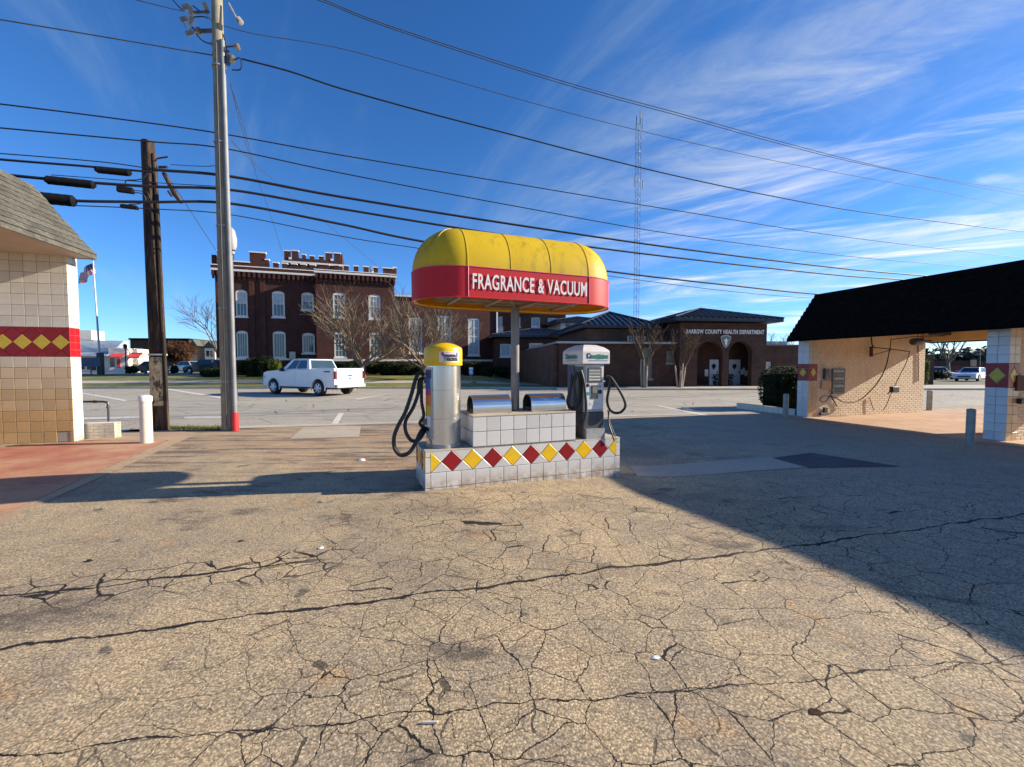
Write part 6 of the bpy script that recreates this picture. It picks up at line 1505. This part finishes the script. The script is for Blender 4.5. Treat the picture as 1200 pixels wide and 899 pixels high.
q = SHF.rect(156, 424, 160, 431, -.4); ybx = empty('news_box', SHF.w(q[0], -.6), SHF.yaw, 'yellow box standing at the corner of the white shop', 'box'); MB().cbox(0, q[1]-q[0], 0, .5, .15, 1.15, .04).build('body', m_bags, ybx); MB().box(.1, q[1]-q[0]-.1, -.02, -.001, .5, .9).build('window', m_dkglass, ybx); MB().box(.05, q[1]-q[0]-.05, .05, .45, 0, .15).build('base', m_dkst, ybx)
DBF = Frame(atY(152, 437, 88).x, 88, R(4), .7); db = mk(DBF, 'dark_store', 'long dark brown flat building behind the brown trees', 'building')
a, b, c, d = DBF.rect(153, 398.5, 222, 430); MB().box(a, b, 0, 10, 0, d).build('wall', m_brick2, db); MB().box(a-.1, b, -.3, 10, d+.001, d+.35).build('roof_edge', m_dshing, db)
a, b, c, d = DBF.rect(157, 408, 168, 414); MB().box(a, b, -.1, -.002, c, d).build('sign_panel', m_lgrey, db)
for p0, p1, yt, yb, lab, mt in ((224, 231, 401, 428, 'small tan house behind the brown trees', m_tan), (240, 252, 403, 427, 'small white gabled house left of the castle', m_shop)):
    hf = Frame(atY(p0, 430, 80).x, 80, R(5), .7); hm = mk(hf, 'small_house', lab, 'house'); a, b, c, d = hf.rect(p0, yt+5, p1, yb); MB().box(a, b, 0, 6, 0, d).build('wall', mt, hm)
    MB().prism([(a-.3, d), (b+.3, d), ((a+b)/2, d+1.3)], -.3, 6.3).build('roof', m_shing, hm)
    for k in (.3, .7): xx = a+(b-a)*k; MB().box(xx-.25, xx+.25, -.05, -.001, d-1.6, d-.5).build('window', m_dkglass, hm)
# flagpole with flag
fY = 44; fb = atY(118.5, 443, fY); fl = empty('flagpole', (fb.x, fY, .66), 0, 'tall white flagpole with dark base near the left building', 'flagpole')
ftop = atY(109, 306, fY).z; fx = (atY(109, 306, fY).x-fb.x)
zf = ftop-.66
MB().tube([(0, 0, -.1), (fx*.5, 0, zf*.5), (fx, 0, zf)], [.10, .08, .05], 8).build('pole', m_lgrey, fl, True); MB().cbox(-.22, .22, -.22, .22, 0, 2.3, .03).build('base', m_black, fl); MB().lathe([(0, zf+.2), (.1, zf+.1), (0, zf)], 8, fx, 0).build('finial', m_lgrey, fl, True)
FW = atY(109.5, 307, fY); 
flag = empty('flag', tuple(FW), 0, 'drooping stars and stripes flag near the top of the left flagpole', 'flag')
def fpt(u, v):     # u along the fly, v down the hoist
    x = -(.15+1.25*u)*(.55+.45*u) if False else -1.45*u; z = -1.25*v-1.05*u+.10*math.sin(u*6+v); return Vector((x, .16*math.sin(u*9+v*2), z))
def fpatch(u0, u1, v0, v1, mat, name, off=0):
    mb = MB(); nu = 10
    for j in range(3):
        for i in range(nu+1): p = fpt(u0+(u1-u0)*i/nu, v0+(v1-v0)*j/2); mb.v.append((p.x, p.y+off, p.z))
    for j in range(2):
        for i in range(nu): k = j*(nu+1)+i; mb.f.append((k, k+1, k+nu+2, k+nu+1))
    o = mb.build(name, mat, flag, True); o.modifiers.new('t', 'SOLIDIFY').thickness = .006
for i in range(13): fpatch(0, 1, i/13+.001, (i+1)/13-.001, m_redp if i % 2 == 0 else m_white, 'stripe')
fpatch(0, .42, 0, 7/13, m_navy, 'canton', -.012); fpatch(0, .42, 0, 7/13, m_navy, 'canton', .012)
mb = MB()
for r_ in range(5):
    for c_ in range(6):
        p = fpt(.03+c_*.065, .05+r_*.1); mb.box(p.x-.022, p.x+.022, p.y-.024, p.y-.020, p.z-.022, p.z+.022)
o = mb.build('stars', m_white, flag); o['kind'] = 'stuff'
# blue sign board at the left verge
sg = atY(107, 443, 43); sgr = empty('board_sign', (sg.x, 43, .68), R(6), 'wide dark blue sign board on two black posts, far left', 'sign')
zt_, zb_ = atY(107, 419, 43).z-.68, atY(107, 429.5, 43).z-.68; hw_ = .92
MB().cbox(-hw_, hw_, -.05, .05, zb_, zt_, .02).build('board', M('slate_board', (.06, .09, .15)), sgr)
for x in (-hw_-.1, hw_+.1): MB().cbox(x-.1, x+.1, -.1, .1, -.05, zt_+.08, .02).build('post', m_black, sgr)
MB().tube([(0, 0, 0), (0, 0, zb_)], .05, 6).build('middle_post', m_dkst, sgr)
# small street lamp and bench
sl2 = atY(148, 440, 50); s2 = empty('street_lamp', (sl2.x, 50, .7), 0, 'short dark street lamp in front of the red awning shop', 'street lamp'); z1 = atY(148, 403, 50).z-.7
MB().lathe([(.14, 0), (.07, .4), (.06, z1-.6), (.18, z1-.5), (.2, z1-.15), (.05, z1)], 10).build('pole', m_black, s2, True)
bn = atY(182, 440, 48); be = empty('park_bench', (bn.x, 48, .69), R(8), 'brown bench on the far left verge', 'bench'); bw = 25/500*48/2
for k in range(3): MB().box(-bw, bw, .0+k*.14, .11+k*.14, .42, .46).build('seat_slat', m_dwood, be)
for k in range(3): MB().box(-bw, bw, .44, .48, .55+k*.14, .66+k*.14).build('back_slat', m_dwood, be)
for x in (-bw+.1, bw-.1): MB().box(x-.04, x+.04, 0, .44, 0, .419).build('leg', m_dkst, be)

# ============================================================ VEHICLES
def wheel(par, x, y, r, w, side):
    t = MB().lathe([(r*.62, -w/2), (r*.9, -w/2), (r, -w/2+.04), (r, w/2-.04), (r*.9, w/2), (r*.62, w/2)], 26, 0, 0, 0, 'y').build('tyre', m_tyre, par, True, (x, y, r))
    MB().lathe([(0, -.002), (r*.61, -.002), (r*.61, .003), (0, .003)], 20, 0, side*(w/2+.004), 0, 'y').build('wheel_disc', m_black, t, True); mb = MB(); o_ = side*(w/2+.010); mb.lathe([(r*.64, o_), (r*.60, o_+side*.02), (r*.57, o_-side*.005)], 24, 0, 0, 0, 'y', False)
    for i in range(6):
        a = 2*PI*i/6; c, s_ = math.cos(a), math.sin(a); q = .062; mb.add([(c*.04-s_*q, o_+side*.03, s_*.04+c*q), (c*.04+s_*q, o_+side*.03, s_*.04-c*q), (c*r*.6+s_*q*.8, o_+side*.015, s_*r*.6-c*q*.8), (c*r*.6-s_*q*.8, o_+side*.015, s_*r*.6+c*q*.8)], [(0, 1, 2, 3)])
    mb.lathe([(.0, o_+side*.04), (.07, o_+side*.035), (.08, o_)], 12, 0, 0, 0, 'y'); mb.build('rim', m_rim, t, True); return t
def arch_profile(outline_top, x0, x1, zbot, axles, r, zc):
    """closed side outline with round wheel openings cut in the bottom edge; x0<x1"""
    P = list(outline_top); bot = [(x1, zbot)]
    for ax in sorted(axles, reverse=True):
        n = 10; s0 = math.asin(max(-1, min(1, (zbot-zc)/r)))
        for i in range(n+1): a = s0+(PI-2*s0)*i/n; bot.append((ax+r*math.cos(a), zc+r*math.sin(a)))
    bot.append((x0, zbot)); return P+bot
def greenhouse(par, pts, hb, ht, mat, glass, z0, panes, name='cab'):
    """pts: base/top outline in xz (x0,z0) (x1 top) ...: trapezoid prism narrowing upward"""
    (bx0, bz0), (tx0, tz0), (tx1, tz1), (bx1, bz1) = pts
    V = [(bx0, -hb, bz0), (bx1, -hb, bz1), (bx1, hb, bz1), (bx0, hb, bz0), (tx0, -ht, tz0), (tx1, -ht, tz1), (tx1, ht, tz1), (tx0, ht, tz0)]
    cab = MB().add(V, [(0, 3, 2, 1), (4, 5, 6, 7), (0, 1, 5, 4), (1, 2, 6, 5), (2, 3, 7, 6), (3, 0, 4, 7)]).build(name, mat, par); bev(cab, .05, 3, 20)
    def side_pt(u, v, s_): # u 0..1 along length, v 0..1 up
        xb = bx0+(bx1-bx0)*u; xt = tx0+(tx1-tx0)*u; zb = bz0+(bz1-bz0)*u; zt = tz0+(tz1-tz0)*u; return (xb+(xt-xb)*v, s_*((hb+(ht-hb)*v)+.012), zb+(zt-zb)*v)
    for s_ in (-1, 1):
        for u0, u1 in panes:
            a = [side_pt(u0, .10, s_), side_pt(u1, .10, s_), side_pt(u1*.97+.5*.03, .90, s_), side_pt(u0*.97+.5*.03, .90, s_)]
            b = [(p[0], p[1]-s_*.02, p[2]) for p in a]; MB().add(a+b, [(0, 1, 2, 3), (7, 6, 5, 4), (0, 4, 5, 1), (1, 5, 6, 2), (2, 6, 7, 3), (3, 7, 4, 0)]).build('side_window', glass, par)
    for nm, xb, zb, xt, zt, dx in (('windshield', bx0, bz0, tx0, tz0, -.012), ('rear_window', bx1, bz1, tx1, tz1, .012)):
        def q(v, y): return (xb+(xt-xb)*v+dx, y*(hb+(ht-hb)*v), zb+(zt-zb)*v+.008)
        a = [q(.1, -.88), q(.1, .88), q(.9, .88), q(.9, -.88)]; b = [(p[0]-dx*1.6, p[1], p[2]-.01) for p in a]
        MB().add(a+b, [(0, 1, 2, 3), (7, 6, 5, 4), (0, 4, 5, 1), (1, 5, 6, 2), (2, 6, 7, 3), (3, 7, 4, 0)]).build(nm, glass, par)
    return cab
m_cglass = mat_glass('car_glass', (0.02, 0.045, 0.065), 0.03)
def pickup(loc, yaw, label):
    r = empty('pickup_truck', loc, yaw, label, 'pickup truck')
    hw = 1.0; ax0, ax1 = -2.0, 1.70
    top = [(-2.93, .50), (-2.95, 1.02), (-2.88, 1.22), (-2.6, 1.30), (-1.42, 1.37), (-1.40, 1.385), (1.06, 1.40), (1.08, 1.44), (2.88, 1.45), (2.93, 1.40), (2.93, .58)]
    body = MB().prism(arch_profile(top, -2.93, 2.90, .46, (ax0, ax1), .50, .42), -hw, hw).build('body', m_carw, r); bev(body, .045, 3, 30)
    MB().box(-2.7, 2.7, -.78, .78, .36, .62).build('chassis', m_black, r)
    greenhouse(r, ((-1.40, 1.37), (-.66, 1.965), (.74, 1.965), (.98, 1.40)), .94, .77, m_carw, m_cglass, 0, ((.17, .50), (.535, .90)))
    MB().box(1.14, 2.86, -.84, .84, 1.452, 1.458).build('bed_interior', m_mgrey, r)
    MB().box(1.12, 2.90, -.985, -.845, 1.445, 1.485).build('bed_rail', m_carw, r); MB().box(1.12, 2.90, .845, .985, 1.445, 1.485).build('bed_rail', m_carw, r)
    tg = MB().cbox(2.925, 2.965, -.86, .86, .68, 1.47, .015).build('tailgate', m_carw, r); MB().box(2.966, 2.975, -.14, .14, 1.05, 1.13).build('handle', m_dkst, tg); MB().cbox(2.966, 2.972, -.10, .10, .90, .97, .003).build('badge', m_blue, tg); MB().box(2.966, 2.974, -.80, .80, .80, .83).build('crease', m_lgrey, tg)
    for s_ in (-1, 1):
        MB().cbox(2.86, 2.972, s_*.865 if s_ > 0 else -1.008, 1.008 if s_ > 0 else -.865, .92, 1.33, .02).build('tail_lamp', m_tail, r)
        MB().cbox(-2.95, -2.75, s_*.70 if s_ > 0 else -1.006, 1.006 if s_ > 0 else -.70, .88, 1.08, .02).build('headlight', m_lgrey, r)
        for (a, b) in ((-1.28, -.12), (-.10, .98)):
            d = MB().box(a, b, s_*1.001 if s_ > 0 else -1.012, 1.012 if s_ > 0 else -1.001, .60, 1.36).build('door', m_carw, r); MB().box(b-.26, b-.06, s_*1.013 if s_ > 0 else -1.035, 1.035 if s_ > 0 else -1.013, 1.06, 1.10).build('handle', m_carw, d)
        MB().cbox(-1.16, -.98, s_*1.02 if s_ > 0 else -1.26, 1.26 if s_ > 0 else -1.02, 1.30, 1.50, .04).build('mirror', m_black, r)
        MB().box(-1.4, 1.05, s_*.93 if s_ > 0 else -1.08, 1.08 if s_ > 0 else -.93, .38, .43).build('running_board', m_black, r)
        MB().box(-2.6, -2.2, 0, 0.001, 0, 0.001) 
        for ax in (ax0, ax1):
            t = wheel(r, ax, s_*.88, .415, .28, s_)
            mb = MB(); n = 14; V = []
            for i in range(n+1):
                a = PI*(-.08+1.16*i/n); V += [(ax+.50*math.cos(a), s_*1.0, .42+.50*math.sin(a)), (ax+.565*math.cos(a), s_*1.0, .42+.565*math.sin(a)), (ax+.50*math.cos(a), s_*1.03, .42+.50*math.sin(a)), (ax+.565*math.cos(a), s_*1.03, .42+.565*math.sin(a))]
            mb.v = V
            for i in range(n): k = i*4; mb.f += [(k+2, k+3, k+7, k+6), (k+1, k+5, k+7, k+3), (k, k+2, k+6, k+4)]
            mb.build('arch_trim', m_carw, r)
    MB().cbox(2.90, 3.10, -.98, .98, .46, .64, .03).build('rear_bumper', m_lgrey, r); MB().box(3.101, 3.106, -.18, .18, .50, .62).build('number_plate', m_white, r)
    MB().cbox(-3.06, -2.92, -.98, .98, .48, .72, .03).build('front_bumper', m_lgrey, r); MB().cbox(-2.985, -2.94, -.68, .68, .76, 1.08, .02).build('grille', m_dkst, r)
    MB().box(2.15, 2.60, -1.012, -1.002, 1.26, 1.33).build('side_decal', m_navy, r)
    return r
wr = gnd(375, 464.2); yaw = R(-27); c_, s_ = math.cos(yaw), math.sin(yaw); ox, oy = 1.70, -.90
pickup((wr.x-(ox*c_-oy*s_), wr.y-(ox*s_+oy*c_), .0045), yaw, 'white crew cab pickup truck parked along the far kerb')
def sedan(loc, yaw, label, paint, L=4.7, H=1.45, suv=False, name='parked_car', grp=None):
    r = empty(name, loc, yaw, label, 'car', grp); hw = .9; h = L/2; bz = .92 if not suv else 1.05
    top = [(-h, .45), (-h-.03, .68), (-h+.12, .80), (-h*.42, bz), (h*.62, bz+.02), (h-.06, bz-.02), (h, .5)]
    ax = (-h*.62, h*.60); body = MB().prism(arch_profile(top, -h, h, .28, ax, .38, .33), -hw, hw).build('body', paint, r); bev(body, .06, 3, 25)
    MB().box(-h+.2, h-.2, -.7, .7, .2, .45).build('chassis', m_black, r)
    greenhouse(r, ((-h*.44, bz-.01), (-h*.16, H), (h*.42 if not suv else h*.8, H), (h*.72 if not suv else h*.93, bz)), .82, .62, paint, m_dkglass, 0, ((.08, .48), (.51, .92)))
    for s2_ in (-1, 1):
        for a in ax: wheel(r, a, s2_*.80, .33, .21, s2_)
        MB().cbox(-h-.04, -h+.16, s2_*.55 if s2_ > 0 else -.86, .86 if s2_ > 0 else -.55, .60, .74, .02).build('headlight', m_white, r); MB().cbox(h-.12, h+.02, s2_*.6 if s2_ > 0 else -.86, .86 if s2_ > 0 else -.6, .66, .80, .02).build('tail_lamp', m_tail, r)
    MB().cbox(-h-.05, -h+.01, -.5, .5, .42, .58, .02).build('grille', m_dkst, r); return r
a = atY(1139, 452, 46); sedan((a.x, 46, 0), R(28), 'white sedan parked beyond the street, seen through the wash bay', m_carw)
a = atY(1097, 445, 52); sedan((a.x, 52, 0), R(70), 'white car mostly hidden behind the dark bush beyond the bay', m_carw, 4.6, 1.5)
a = atY(205, 437, 60); sedan((a.x, 56, .715), R(10), 'dark grey car right behind the dark creosoted pole', m_card, 4.6, 1.5)
a = atY(227, 437, 56); sedan((a.x, 55, .715), R(-15), 'white car parked under the brown trees', m_cars, 4.5, 1.5)
a = atY(168, 434, 66); sedan((a.x, 64, .715), R(8), 'dark car parked right of the white shop', m_card, 4.7, 1.7, True)
a = atY(243, 438, 50); sedan((a.x, 50, .715), R(-8), 'dark car in the shade beside the tall utility pole', m_card, 4.7, 1.65, True)
